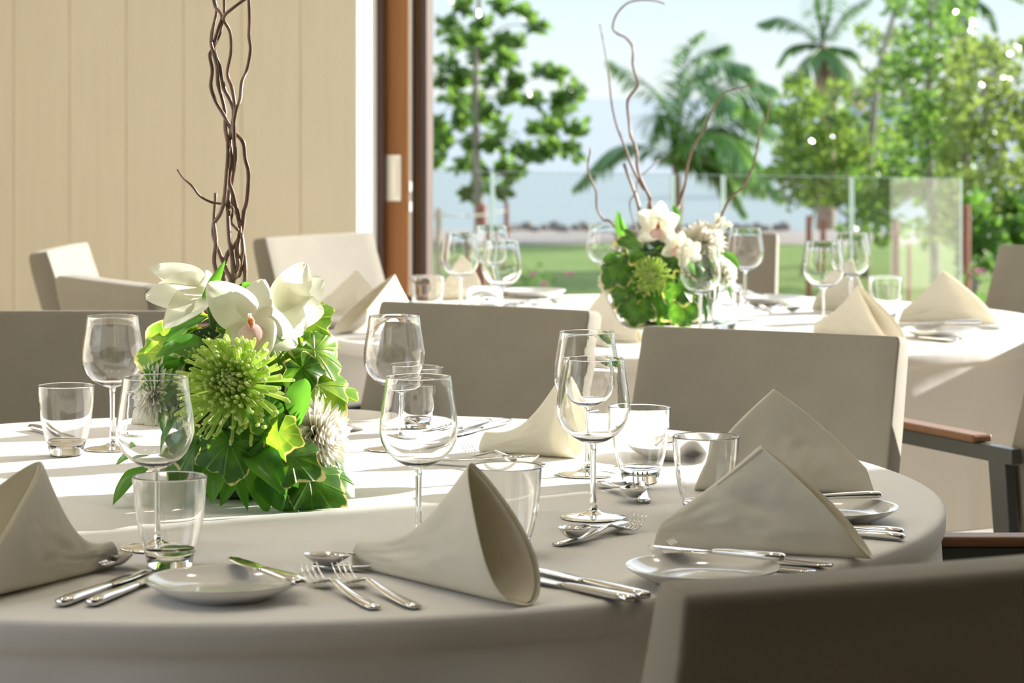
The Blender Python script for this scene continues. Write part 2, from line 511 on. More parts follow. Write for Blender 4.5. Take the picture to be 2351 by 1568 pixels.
LEFT_END, RIGHT_JAMB = -3.8, 7.1
pl = WP(LEFT_END, 0)
pr = WP(RIGHT_JAMB, 0)
XR = pr.x + 0.1
room = [(-4.3, -0.5), (XR + 0.2, -0.5), (XR + 0.2, pr.y - 0.03), (pr.x, pr.y + 0.02), tuple(WP(LEFT_END - 0.4, 0.02)[:2])]
prism('floor', room, -0.12, 0.0, M['floor'])
oc = WP(RIGHT_JAMB, 0.16); ol = WP(LEFT_END - 0.4, 0.16)
prism('ceiling', [(-4.3, -0.5), (XR + 0.2, -0.5), (XR + 0.2, oc.y), (oc.x, oc.y), (ol.x, ol.y)], ROOMH, ROOMH + 0.2, M['ceiling'])

# panelled wall: boards 0.2 m wide with V grooves, ending in a white plaster return
def panelled_wall():
    mb = MB()
    T = 0.20
    xs = []
    k = 0
    s = 0.0
    while s > LEFT_END:
        a, b = s, s - (0.2 if s == 0 else 0.21)
        xs.append((a, b)); s = b
    g = 0.0022
    for a, b in xs:
        mb.add([WP(b + g, 0, 0), WP(a - g, 0, 0), WP(a - g, 0, ROOMH), WP(b + g, 0, ROOMH)], [(0, 1, 2, 3)], 0)
        mb.add([WP(a - g, 0, 0), WP(a, 0.003, 0), WP(a, 0.003, ROOMH), WP(a - g, 0, ROOMH)], [(0, 1, 2, 3)], 1)
        mb.add([WP(b, 0.003, 0), WP(b + g, 0, 0), WP(b + g, 0, ROOMH), WP(b, 0.003, ROOMH)], [(0, 1, 2, 3)], 1)
    e = xs[-1][1]
    mb.add([WP(0, 0.003, 0), WP(0, T, 0), WP(0, T, ROOMH), WP(0, 0.003, ROOMH)], [(0, 1, 2, 3)], 2)
    mb.add([WP(0, T, 0), WP(e, T, 0), WP(e, T, ROOMH), WP(0, T, ROOMH)], [(0, 1, 2, 3)], 3)
    o = mb.build('wall_back', [M['wall'], M['walljoint'], M['whitewall'], M['darkwood']], smooth=False)
    return tag(o, kind='structure')
panelled_wall()
pw = WP(LEFT_END, 0)
prism('wall_left', [(-4.5, 2.75), (-4.2, 2.75), (-4.2, pw.y + .02), (-4.5, pw.y + .02)], 0, ROOMH, M['whitewall'])
plane_poly('side_terrace', [(-40, -30, -.02), (-4.5, -30, -.02), (-4.5, 9.0, -.02), (-40, 9.0, -.02)], M['floor'])
prism('wall_right', [(XR, -0.5), (XR + 0.2, -0.5), (XR + 0.2, pr.y - 0.03), (pr.x, pr.y)], 0, ROOMH, M['darkwall'])
prism('wall_front', [(-4.3, -0.7), (XR + 0.2, -0.7), (XR + 0.2, -0.5), (-4.3, -0.5)], 0, ROOMH, M['darkwall'])

# sliding door leaves stacked at the wall's end
NO = 0.07
def wbox(mb, s0, s1, n0, n1, z0, z1, mi=0):
    n0 += NO; n1 += NO
    mb.hexa([WP(s0, n0, z0), WP(s1, n0, z0), WP(s1, n1, z0), WP(s0, n1, z0), WP(s0, n0, z1), WP(s1, n0, z1), WP(s1, n1, z1), WP(s0, n1, z1)], mi)
mb = MB(); wbox(mb, WS(857, 0.135 + NO) - 0.2, WS(880, 0.14 + NO), 0.131, 0.165, 0, ROOMH - .02)
tag(bevel(mb.build('trim_1', M['darkwood'], smooth=False), .003, 2), kind='structure')
mb = MB(); wbox(mb, -0.5, WS(937, 0.17 + NO), 0.17, 0.215, 0.01, ROOMH - .02)
d1 = tag(bevel(mb.build('door_1', M['doorwood'], smooth=False), .003, 2), kind='structure')
mb = MB()
s0, s1 = WS(886, 0.169 + NO), WS(921, 0.169 + NO)
zt, zb = V(0, 357, 9.1).z, V(0, 465, 9.1).z
wbox(mb, s0, s1, 0.1665, 0.1705, zb, zt)
hd = bevel(mb.build('handle', M['brushed'], d1, smooth=False), .002, 2)
hd['label'] = 'pale flush handle plate'
mb = MB()
wbox(mb, s0 + .017, s1 - .011, 0.163, 0.1668, zb + .02, zt - .014)
bevel(mb.build('finger_pull', M['brushed'], hd, smooth=False), .0015, 3)
mb = MB(); wbox(mb, WS(937, 0.19 + NO), WS(944, 0.19 + NO), 0.18, 0.21, 0.01, ROOMH - .02)
bevel(mb.build('edge_strip', M['brushed'], d1, smooth=False), .002, 2)['label'] = 'pale metal edge strip'
for yy in (425, 472):
    mb = MB(); wbox(mb, WS(941, 0.2 + NO), WS(947, 0.2 + NO), 0.175, 0.2, V(0, yy + 18, 9.1).z, V(0, yy - 6, 9.1).z)
    bevel(mb.build('latch', M['whitewall'], d1, smooth=False), .002, 2)
mb = MB(); wbox(mb, -0.4, WS(985, 0.25 + NO), 0.225, 0.30, 0.01, ROOMH - .02)
d2 = tag(bevel(mb.build('door_2', M['darkwood'], smooth=False), .003, 2), kind='structure')
mb = MB(); wbox(mb, WS(955, 0.2225 + NO), WS(958, 0.2225 + NO), 0.222, 0.226, 0.01, ROOMH - .02); bevel(mb.build('seal_strip', M['doorwood'], d2, smooth=False), .001, 1)
mb = MB(); wbox(mb, WS(985, 0.28 + NO), WS(991, 0.28 + NO), 0.25, 0.29, 0.01, ROOMH - .02)
bevel(mb.build('edge_strip', M['doorwood'], d2, smooth=False), .002, 2)

# outside ground
a0, a1 = WP(-6, 0.02), WP(RIGHT_JAMB + 8, 0.02)
TER = -0.03
prism('terrace_floor', [tuple(a0[:2]), tuple(a1[:2]), (20, 9.2), (4.0, 11.5), (-1.5, 13.2), (-9, 16)], -0.5, TER, M['terrace'])
GZ = -0.5
plane_poly('lawn', [(-40, 9, GZ), (60, 3, GZ), (60, 33.0, GZ), (-40, 33.4, GZ)], M['grass'])
mb = MB(); mb.grid(lambda u, v: (-60 + 140 * v, 33 + 9 * u, GZ + .01 - 1.2 * max(0, u - .4) + 0.04 * noise.noise(Vector((v * 40, u * 3, 0)))), 12, 60)
tag(mb.build('beach', M['sand']), kind='structure')
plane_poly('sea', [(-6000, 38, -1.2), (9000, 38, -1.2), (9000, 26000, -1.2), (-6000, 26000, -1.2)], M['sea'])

# ------------------------------------------------------------------ tables and cloths
R1 = 0.915
T1 = Vector((-0.342, 3.66, 0)); T2 = Vector((0.382, 6.45, 0))
def make_table(c, label):
    t = empty('banquet_table', c, 0, label, 'table', 'round banquet tables')
    mb = MB(); mb.lathe([(0, .722), (R1 - .02, .722), (R1 - .015, .726), (R1 - .015, .742), (R1 - .02, .746), (0, .746)], 96)
    mb.build('tabletop', M['armwood'], t)
    mb = MB(); mb.lathe([(0, .0), (.30, 0), (.30, .02), (.06, .05), (.045, .1), (.045, .69), (.2, .715), (.2, .722), (0, .722)], 32)
    mb.build('pedestal', M['metal'], t)
    return t
make_table(T1, 'round table under the near white cloth')
make_table(T2, 'round table under the farther white cloth')

def cloth_mesh(seed, zbot, amp, nfold):
    r_ = random.Random(seed)
    ks = [(nfold, r_.random() * 6.28, 1.0), (nfold * 2 - 3, r_.random() * 6.28, .45), (int(nfold * .6), r_.random() * 6.28, .6)]
    mb = MB()
    prof = []                                            # (r, z, fold weight)
    for i in range(1, 24):
        prof.append((R1 * .985 * i / 23.0, .75, 0))
    prof += [(R1 - .007, .7495, 0), (R1 - .002, .7475, 0), (R1, .744, 0), (R1 + .0005, .735, 0), (R1, .724, 0.0), (R1 - .002, .7185, .0), (R1 - .006, .715, .02)]
    z = .715
    n = 16
    for i in range(1, n + 1):
        u = i / n
        prof.append((R1 - .006 + .02 * u, .715 - (.715 - zbot) * u, min(1, .02 + u ** .8)))
    seg = 240
    b = len(mb.v); mb.v.append(Vector((0, 0, .75)))
    rings = []
    for r, z, wgt in prof:
        row = []
        for k in range(seg):
            a = 2 * pi * k / seg
            f = sum(am * cos(kk * a + ph) for kk, ph, am in ks) / 1.6
            f = f - .25 * abs(f)
            rr = r + amp * wgt * f
            zz = z
            if wgt == 0 and z == .75:
                p = Vector((r * cos(a), r * sin(a), seed * 3.1))
                zz = z + .0012 * noise.noise(p * 7) + .0006 * noise.noise(Vector((p.x * 20, p.y * 6, 2)))
                zz = min(zz, .7508)
            row.append(len(mb.v)); mb.v.append(Vector((rr * cos(a), rr * sin(a), zz)))
        rings.append(row)
    for k in range(seg):
        mb.f.append([b, rings[0][k], rings[0][(k + 1) % seg]]); mb.m.append(0)
    for i in range(len(rings) - 1):
        for k in range(seg):
            k2 = (k + 1) % seg
            mb.f.append([rings[i][k], rings[i + 1][k], rings[i + 1][k2], rings[i][k2]]); mb.m.append(0)
    return mb
cl = cloth_mesh(1, .50, .022, 17).build('tablecloth', M['cloth']); cl.location = T1
tag(cl, 'white tablecloth on the near round table under the green flower arrangement', 'tablecloth', 'white tablecloths')
cl = cloth_mesh(2, .03, .04, 19).build('tablecloth', M['cloth']); cl.location = T2
tag(cl, 'white tablecloth hanging long on the farther round table behind the chairs', 'tablecloth', 'white tablecloths')

# ------------------------------------------------------------------ chairs
BT_Y, BT_Z = -0.315, 0.88
def make_chair(label, group, arms=True):
    t = empty('armchair' if arms else 'side_chair', (0, 0, 0), 0, label, 'chair', group)
    # backrest: upholstered slab leaning back, a little narrower at its top corners
    mb = MB()
    zs = [(z_, -.315 + (.88 - z_) * .34, hw_, th_) for z_, hw_, th_ in ((.40, .240, .07), (.55, .240, .068), (.72, .239, .062), (.83, .237, .056), (.868, .237, .05), (.88, .2345, .042))]
    nx = 10
    rows = []
    for z, y, hw, th in zs:
        fr = []; bk = []
        for i in range(nx + 1):
            u = i / nx * 2 - 1
            bow = .010 * u * u
            fr.append(len(mb.v)); mb.v.append(Vector((hw * u, y + bow, z)))
        for i in range(nx + 1):
            u = i / nx * 2 - 1
            bow = .010 * u * u
            bk.append(len(mb.v)); mb.v.append(Vector((hw * u, y - th + bow * .6, z - .006)))
        rows.append((fr, bk))
    for a, b in zip(rows, rows[1:]):
        for i in range(nx):
            mb.f.append([a[0][i + 1], a[0][i], b[0][i], b[0][i + 1]])
            mb.f.append([a[1][i], a[1][i + 1], b[1][i + 1], b[1][i]])
        mb.f.append([a[0][0], a[1][0], b[1][0], b[0][0]])
        mb.f.append([a[1][nx], a[0][nx], b[0][nx], b[1][nx]])
    for i in range(nx):
        mb.f.append([rows[-1][0][i + 1], rows[-1][0][i], rows[-1][1][i], rows[-1][1][i + 1]])
        mb.f.append([rows[0][0][i], rows[0][0][i + 1], rows[0][1][i + 1], rows[0][1][i]])
    mb.m = [0] * len(mb.f)
    bevel(mb.build('backrest', M['fabric'], t), .0055, 3, 50)
    mb = MB()
    mb.grid(lambda u, v: (-.235 + .47 * u, -.15 + .36 * v, .452 + .012 * (1 - (2*u-1)**4) * (1 - (2*v-1)**4)), 10, 10)
    mb.box((-.235, -.15, .395), (.235, .21, .452))
    bevel(mb.build('seat', M['fabric'], t), .012, 3, 50)
    for sx in (-1, 1):
        x0, x1 = sx * .262 - .011, sx * .262 + .011
        if not arms:
            x0, x1 = sx * .20 - .011, sx * .20 + .011
            for y0 in (-.20, .14):
                lg = MB(); lg.box((x0, y0, 0), (x1, y0 + .035, .398)); bevel(lg.build('leg', M['metal'], t, smooth=False), .002, 2)
            continue
        lg = MB(); lg.hexa([(x0, .205, 0), (x1, .205, 0), (x1, .24, 0), (x0, .24, 0), (x0, .165, .655), (x1, .165, .655), (x1, .205, .655), (x0, .205, .655)])
        bevel(lg.build('leg', M['metal'], t, smooth=False), .002, 2)
        lg = MB(); lg.hexa([(x0, -.335, 0), (x1, -.335, 0), (x1, -.295, 0), (x0, -.295, 0), (x0, -.265, .655), (x1, -.265, .655), (x1, -.215, .655), (x0, -.215, .655)])
        bevel(lg.build('leg', M['metal'], t, smooth=False), .002, 2)
        ar = MB(); ar.hexa([(x0, -.285, .65), (x1, -.285, .65), (x1, .21, .65), (x0, .21, .65), (x0, -.285, .678), (x1, -.285, .678), (x1, .21, .678), (x0, .21, .678)])
        a_ = bevel(ar.build('armrest', M['metal'], t, smooth=False), .003, 2)
        cp = MB(); cp.box((x0 - .010, -.185, .6785), (x1 + .010, .21, .692))
        c_ = bevel(cp.build('wooden_cap', M['armwood'], a_, smooth=False), .004, 2)
        c_['label'] = 'brown wooden arm cap'
        rl = MB(); rl.box((x0, -.25, .37), (x1, .18, .40)); bevel(rl.build('seat_rail', M['metal'], t, smooth=False), .002, 2)
    if not arms: return t
    rl = MB(); rl.box((-.255, -.285, .372), (.255, -.25, .402)); bevel(rl.build('stretcher', M['metal'], t, smooth=False), .002, 2)
    return t
def top_corner(px, py):
    Y = F * (H - BT_Z) / (py - HY)
    return Vector(((px - CX) / F * Y, Y, 0))
def chair_pose(L, R, away):
    """floor point and turn of a chair whose backrest's top corners show at L and R; away: its back is turned to the camera"""
    d = (R - L).normalized()
    ax = d if away else -d
    rz = atan2(ax.y, ax.x)
    mid = L + d * .235 if True else (L + R) / 2
    fy = Vector((-ax.y, ax.x, 0))
    return mid - fy * (BT_Y - (.038 if away else 0)), rz
ch0 = None
def chair(loc, rz, label, group):
    global ch0
    if ch0 is None:
        ch0 = proto(make_chair(label, group)); ch0.location = loc; ch0.rotation_euler = (0, 0, rz)
        return ch0
    return dup(ch0, loc, rz, label, group)
G1, G2 = 'chairs around the near table', 'chairs around the farther table'
P_ = [
 (top_corner(1482, 747), top_corner(2045, 770), False, 'taupe chair facing the near table behind the two big folded napkins on the right', G1),
 (top_corner(880, 690), top_corner(1390, 713), False, 'taupe armchair behind the middle wine glasses, between the two flower arrangements', G1),
 (Vector((-1.10, 5.13, 0)), Vector((-.63, 5.13, 0)), False, 'taupe armchair behind the tall wine glass and tumbler on the far left', G1),
 (top_corner(1572, 1352), top_corner(2351, 1290), True, 'dark armchair nearest the camera, its back turned, at the lower right', G1),
 (top_corner(100, 577), top_corner(203, 553), False, 'armchair with brightly sunlit white backrest by the panelled wall, farthest left', G2),
 (top_corner(97, 628) + Vector((.03, 0, 0)), Vector((-.722, 5.72, 0)), True, 'shaded armchair with its back turned, before the sunlit one by the panelled wall', G2),
 (top_corner(603, 545), top_corner(858, 530), False, 'pale sunlit armchair beside the sliding door, behind the willow branches', G2),
 (Vector((.33, 8.18, 0)), top_corner(1788, 535), False, 'armchair beyond the farther table, behind its flowers and before the glass railing', G2),
 (top_corner(2300, 560), top_corner(2300, 560) + Vector((.59, -.81, 0)), False, 'armchair at the right end of the farther table, beside the tree', G2),
]
for L, R, away, lab, grp in P_:
    p, rz = chair_pose(L, R, away)
    if lab.startswith('taupe chair'):
        c_ = make_chair(lab, grp, False); c_.location = p; c_.rotation_euler = (0, 0, rz)
        continue
    chair(p, rz, lab, grp)
fC = Vector((-.43, .9, 0)).normalized()
chair(Vector((.98, 5.03, 0)), atan2(-fC.x, fC.y), 'armchair cut by the right edge with wooden arm pointing to the farther table', G2)
aK = radians(-15); pK = T2 + Vector((cos(aK), sin(aK), 0)) * 0.80
chair(pK, aK + radians(90), 'armchair right of the farther table, out of view but for its shadow on the cloth', G2)
chair(Vector((.70, 3.40, 0)), radians(90), 'armchair right of the near table, only its level wooden arm in view', G1)

# ------------------------------------------------------------------ tableware prototypes
def make_wineglass():
    t = empty('wine_glass', (0, 0, 0))
    up = .004
    outer = [(.0045, .0885), (.010, .0905), (.020, .0945), (.031, .1015), (.0395, .1105), (.0447, .1215), (.0466, .133), (.0460, .146), (.0440, .160), (.0413, .176), (.0385, .1965)]
    outer = [(r, z + up) for r, z in outer]
    inner = [(r - .0011, z + (.004 if i < 2 else .0011 if i < 6 else 0)) for i, (r, z) in enumerate(outer)]
    inner[0] = (0.0, .0935 + up); inner[1] = (.0075, .0945 + up)
    top = [(.0386, .1975 + up), (.0379, .1977 + up), (.0374, .1970 + up)]
    mb = MB(); mb.lathe([(0.0, .0885 + up)] + outer + top + inner[::-1], 64)
    mb.build('bowl', M['glass'], t)
    mb = MB(); mb.lathe([(0, .0884 + up), (.0046, .0884 + up), (.0040, .080 + up), (.0036, .060), (.0036, .035), (.0042, .020), (.0062, .0105), (0, .0105)], 32)
    mb.build('stem', M['solidglass'], t)
    mb = MB(); mb.lathe([(0, .0104), (.0062, .0104), (.010, .0075), (.018, .0050), (.030, .0032), (.0405, .0020), (.0412, .0012), (.0405, .0004), (0, .0004)], 64)
    mb.build('foot', M['solidglass'], t)
    return t
def make_tumbler():
    t = empty('tumbler', (0, 0, 0))
    outer = [(.0270, .0145), (.0305, .024), (.0345, .038), (.0378, .056), (.0402, .076), (.0420, .103)]
    inner = [(r - .0019, z) for r, z in outer]
    mb = MB(); mb.lathe(outer + [(.0419, .1043), (.0411, .1048), (.0402, .1040)] + inner[::-1], 64, closed=True)
    mb.build('wall', M['glass'], t)
    mb = MB(); mb.lathe([(0, .0035), (.014, .0022), (.0205, .0005), (.0235, .0009), (.0254, .006), (.0269, .0144), (.0248, .0148), (.020, .0162), (.012, .0178), (0, .0185)], 64)
    b = mb.build('thick_base', M['solidglass'], t)
    return t
def make_plate():
    mb = MB()
    mb.lathe([(0, .006), (.050, .006), (.060, .0075), (.072, .0125), (.0815, .0185), (.0835, .0202), (.0845, .0198), (.0838, .0182), (.074, .0115), (.062, .0055), (.052, .0030), (.051, .0002), (.046, .0002), (.045, .0028), (0, .0032)], 72)
    return mb.build('bread_plate', M['porcelain'])
def handle_secs(x0, x1, w0, w1, th, z0, arch):
    o = []
    for i in range(9):
        u = i / 8
        wd = w0 + (w1 - w0) * (u ** 1.3)
        if i == 0: wd *= .72
        o.append((x0 + (x1 - x0) * u, wd, th * (1 - .25 * u), z0 + th + arch * sin(pi * u ** 1.4)))
    return o
def make_knife(L=.215, name='table_knife'):
    t = empty(name, (0, 0, 0))
    hx = L * .50
    secs = [(0, .0055, .0030, .0040), (.003, .0078, .0042, .0045), (.02, .0086, .0046, .0047), (hx * .5, .0078, .0042, .0045), (hx * .85, .0062, .0036, .0042), (hx, .0052, .0030, .0040), (hx + .006, .0050, .0022, .0040)]
    mb = MB(); mb.loft(secs, 12); mb.build('handle', M['steel'], t)
    bs = []
    for i in range(10):
        u = i / 9
        x = hx + .004 + (L - hx - .004) * u
        wd = .0075 + .0032 * sin(pi * min(1, u * 1.2)) if u < .8 else .0085 * sqrt(max(0, 1 - ((u - .8) / .2) ** 2)) + .0006
        bs.append((x, wd, .0009, .0040, .0015))
    mb = MB(); mb.loft(bs, 8, p=3); mb.build('blade', M['steel'], t)
    return t
def make_fork(L=.195, name='table_fork'):
    t = empty(name, (0, 0, 0))
    hx = L * .62
    secs = handle_secs(0, hx, .0092, .0032, .0018, 0.0004, .0)
    secs = [(x, w_, th, z + .011 * max(0, (x / hx) ** 2.2)) for x, w_, th, z in secs]
    secs += [(hx + .010, .0055, .0017, .0105), (hx + .022, .0110, .0014, .0070), (hx + .032, .0125, .0012, .0045)]
    mb = MB(); mb.loft(secs, 10); mb.build('handle', M['steel'], t)
    mb = MB()
    for k in range(4):
        y = (-1.5 + k) * .0064
        ts = []
        for i in range(8):
            u = i / 7
            x = hx + .030 + (L - hx - .030) * u
            ts.append((x, .0021 * (1 - .62 * u), .0012 * (1 - .4 * u), .0046 - .0035 * sin(pi * u * .8) + .016 * u ** 2.2, y))
        mb.loft(ts, 8)
    mb.build('tines', M['steel'], t)
    return t
def make_spoon(L=.175, name='dessert_spoon'):
    t = empty(name, (0, 0, 0))
    hx = L * .70
    secs = handle_secs(0, hx, .0088, .0030, .0018, .0004, 0)
    secs = [(x, w_, th, z + .012 * max(0, (x / hx) ** 2.4)) for x, w_, th, z in secs]
    mb = MB(); mb.loft(secs, 10); mb.build('handle', M['steel'], t)
    a, b = (L - hx) / 2 + .002, .0175
    def bowl(u, v):
        r = u; an = 2 * pi * v
        x = hx + a - .004 + a * r * cos(an) ; y = b * r * sin(an) * (1 - .15 * cos(an))
        z = .0012 + .0135 * r ** 2.2 + .002 * r * cos(an)
        return (x, y, z)
    mb = MB(); mb.grid(bowl, 8, 28, wrap_v=True)
    o = mb.build('bowl', M['steel'], t)
    s = o.modifiers.new('solid', 'SOLIDIFY'); s.thickness = .0012; s.offset = 1
    return t

used = {}
def place(kind, maker, loc, rot, label, cat, group, scale=None):
    if kind not in used:
        o = maker()
        o.location = loc
        o.rotation_euler = rot if isinstance(rot, (tuple, Euler)) else (0, 0, rot)
        if scale: o.scale = scale
        tag(o, label, cat, group)
        PARTS[o.name] = list(o.children)
        used[kind] = o
        return o
    return dup(used[kind], loc, rot, label, group, scale)

TZ = .7505
# wine glasses: column in the photo, depth
for px, Y, lab in [
 (258, 4.10, 'tall wine glass behind the tumbler, left of the near flower arrangement'),
 (357, 3.20, 'wine glass in front of the near flower arrangement, its stem behind a tumbler'),
 (905, 4.10, 'wine glass right of the near flowers, overlapped by another glass before it'),
 (961, 3.205, 'wine glass behind the pointed napkin at the middle front of the near table'),
 (1347, 3.82, 'rear wine glass of the overlapping pair beside the lone tumbler, right half of near table'),
 (1362, 3.43, 'front wine glass of the overlapping pair, its foot beside a crossed spoon and fork'),
]:
    place('wine', make_wineglass, ((px - CX) / F * Y, Y, TZ), 0, lab, 'wine glass', 'wine glasses on the near table')
for px, Y, lab in [
 (1057, 6.62, 'leftmost wine glass on the farther table, before a napkin'),
 (1128, 7.02, 'rear wine glass of the three left on the farther table'),
 (1152, 6.28, 'front wine glass with wide bowl among the three left on the farther table'),
 (1387, 7.10, 'wine glass just left of the farther flower arrangement'),
 (1608, 6.05, 'wine glass in front of the farther flower arrangement'),
 (1711, 6.88, 'wine glass before the grey backrest, right of the farther flowers'),
 (1891, 6.23, 'front wine glass of the right pair on the farther table'),
 (1954, 6.63, 'rear wine glass of the right pair on the farther table'),
]:
    place('wine', make_wineglass, ((px - CX) / F * Y, Y, TZ), 0, lab, 'wine glass', 'wine glasses on the farther table')
for px, Y, lab in [
 (152, 4.03, 'empty tumbler at the far left of the near table, below the tall wine glass'),
 (390, 3.06, 'large empty tumbler beside the bread plate at the front left'),
 (957, 4.30, 'tumbler seen through the bowl of the middle wine glass'),
 (1470, 3.74, 'tumbler right of the overlapping pair of wine glasses'),
 (1620, 3.42, 'tumbler half behind the big folded napkin on the right'),
 (1161, 3.14, 'tumbler half behind the pointed napkin at the middle front'),
]:
    place('tumbler', make_tumbler, ((px - CX) / F * Y, Y, TZ), 0, lab, 'tumbler', 'tumblers on the near table')
for px, Y, lab in [
 (981, 6.50, 'leftmost tumbler on the farther table by the wooden door'),
 (1113, 6.12, 'tumbler below the three wine glasses on the farther table'),
 (1663, 6.2, 'tumbler at the right foot of the farther flower arrangement'),
 (2032, 6.48, 'tumbler behind the folded napkin right of the right pair of wine glasses'),
]:
    place('tumbler', make_tumbler, ((px - CX) / F * Y, Y, TZ), 0, lab, 'tumbler', 'tumblers on the farther table')

for px, py, lab, g in [
 (515, 1332, 'white bread plate at the front left with a butter knife on its rim', 1),
 (1613, 1302, 'white bread plate beside the dark near chair, a knife lying across it', 1),
 (1908, 1165, 'white bread plate at the right edge of the near table behind the napkins', 1),
 (775, 957, 'white bread plate behind the near flowers on the far side of the table', 1),
 (1560, 1021, 'white bread plate behind the tumblers before the napkins', 1),
 (1227, 667, 'white bread plate at the far left side of the farther table', 2),
 (1775, 683, 'white bread plate right of the farther flowers, before the grey backrest', 2),
 (2162, 757, 'white bread plate before the rightmost napkin on the farther table', 2),
 (765, 733, 'white bread plate behind the napkin at the left of the farther table', 2),
]:
    p = G(px, py, .768); p.z = TZ
    if g == 1: pass
    place('plate', make_plate, p, 0, lab, 'plate', 'bread plates on the near table' if g == 1 else 'bread plates on the farther table')

def cutlery(kind, a, b, label, group, za=.7512, zb=None, lift=0.0, tilt=0.0, roll=0.0, tip=0.0):
    """a: handle end, b: tip, as photo pixels"""
    zb = zb if zb is not None else .752
    A, B = G(a[0], a[1], za + lift), G(b[0], b[1], zb + lift)
    A.z = za + lift
    d = B - A
    rz = atan2(d.y, d.x)
    if tip:                                   # the tip is what shows: measure back from it
        A = Vector((B.x - cos(rz) * tip, B.y - sin(rz) * tip, A.z))
    mk = {'knife': (make_knife, 'table knife'), 'butter': (lambda: make_knife(.165, 'butter_knife'), 'butter knife'), 'fork': (make_fork, 'fork'),
          'dfork': (lambda: make_fork(.165, 'dessert_fork'), 'fork'), 'spoon': (make_spoon, 'spoon')}[kind]
    place(kind, mk[0], A, (roll, tilt, rz), label, mk[1], group)
C1, C2 = 'cutlery on the near table', 'cutlery on the farther table'
cutlery('knife', (138, 1393), (316, 1325), 'outer table knife at the front left, beside the left napkin', C1)
cutlery('knife', (208, 1393), (372, 1325), 'inner table knife at the front left, its tip beside the bread plate', C1)
cutlery('butter', (692, 1347), (560, 1308), 'butter knife resting on the rim of the front left bread plate', C1, za=.766, zb=.764, lift=.0035, tilt=-.02)
cutlery('fork', (862, 1400), (722, 1302), 'left one of the two forks before the pointed napkin', C1, zb=.768)
cutlery('fork', (957, 1398), (760, 1288), 'right one of the two forks before the pointed napkin', C1, zb=.768)
cutlery('spoon', (905, 1288), (697, 1285), 'dessert spoon left behind the pointed napkin, bowl to the left', C1, zb=.762, lift=.003, tip=.175)
cutlery('dfork', (722, 1302), (900, 1288), 'dessert fork left behind the pointed napkin, handle to the left', C1, zb=.765)
cutlery('spoon', (1440, 1200), (1245, 1240), 'dessert spoon crossed with a fork before the foot of the middle wine glass', C1, zb=.762, lift=.004)
cutlery('dfork', (1277, 1254), (1452, 1187), 'dessert fork crossed over a spoon before the foot of the middle wine glass', C1, zb=.768)
cutlery('spoon', (1380, 1110), (1482, 1145), 'dessert spoon below the tumbler right of the wine glass pair', C1, zb=.758, lift=.004)
cutlery('dfork', (1480, 1155), (1470, 1090), 'dessert fork pointing away below the tumbler right of the wine glass pair', C1, zb=.766)
cutlery('spoon', (985, 1057), (1240, 1062), 'dessert spoon lying before the left side of the rear napkin', C1, zb=.758, lift=.004)
cutlery('dfork', (1252, 1071), (1042, 1020), 'dessert fork with tines to the left before the rear napkin', C1, zb=.766)
cutlery('knife', (1168, 971), (1020, 1010), 'right knife of the pair behind the middle wine glass', C1)
cutlery('knife', (1122, 972), (975, 1010), 'left knife of the pair behind the middle wine glass', C1)
cutlery('knife', (1452, 1385), (1232, 1335), 'front knife of the pair right of the pointed napkin', C1)
cutlery('knife', (1485, 1377), (1250, 1315), 'rear knife of the pair right of the pointed napkin', C1)
cutlery('butter', (1800, 1288), (1508, 1262), 'knife lying across the bread plate beside the dark near chair', C1, za=.7685, zb=.7685, lift=.004)
cutlery('fork', (1910, 1303), (1548, 1243), 'rear fork between the bread plate and the big napkin', C1, zb=.768)
cutlery('fork', (1872, 1317), (1520, 1258), 'front fork between the bread plate and the big napkin', C1, zb=.768)
cutlery('knife', (2074, 1241), (1890, 1222), 'front knife handle showing right of the big front napkin', C1)
cutlery('knife', (2072, 1229), (1890, 1210), 'rear knife handle showing right of the big front napkin', C1)
cutlery('butter', (2022, 1143), (1760, 1152), 'knife on the bread plate behind the big front napkin', C1, za=.7685, zb=.7685, lift=.004)
cutlery('butter', (1645, 1003), (1512, 1030), 'knife on the bread plate behind the tumblers', C1, za=.7685, zb=.7685, lift=.004)
cutlery('knife', (72, 985), (215, 1022), 'knife behind the far left tumbler on the near table', C1)
cutlery('spoon', (170, 1287), (302, 1294), 'spoon by the right corner of the left napkin', C1, zb=.758, tip=.175)
cutlery('dfork', (140, 1292), (296, 1266), 'fork tip showing at the right corner of the left napkin', C1, zb=.77, lift=.006, tip=.165)
cutlery('knife', (2197, 786), (2085, 775), 'knife before the right bread plate on the farther table', C2)
cutlery('knife', (2298, 757), (2150, 748), 'knife beside the corner of the rightmost napkin on the farther table', C2)
cutlery('butter', (2252, 742), (2060, 747), 'knife on the right bread plate of the farther table', C2, za=.7685, zb=.7685, lift=.004)
cutlery('spoon', (1160, 700), (1248, 685), 'spoon right of the three wine glasses on the farther table', C2, zb=.765)
cutlery('dfork', (1170, 695), (1225, 690), 'fork right of the three wine glasses on the farther table', C2, zb=.765)
cutlery('spoon', (1735, 708), (1870, 712), 'spoon before the plate right of the farther flowers', C2, zb=.762)
cutlery('dfork', (1868, 708), (1730, 702), 'fork before the plate right of the farther flowers', C2, zb=.765)
cutlery('butter', (1705, 672), (1760, 684), 'knife on the plate right of the farther flowers', C2, za=.7685, zb=.7685, lift=.004)

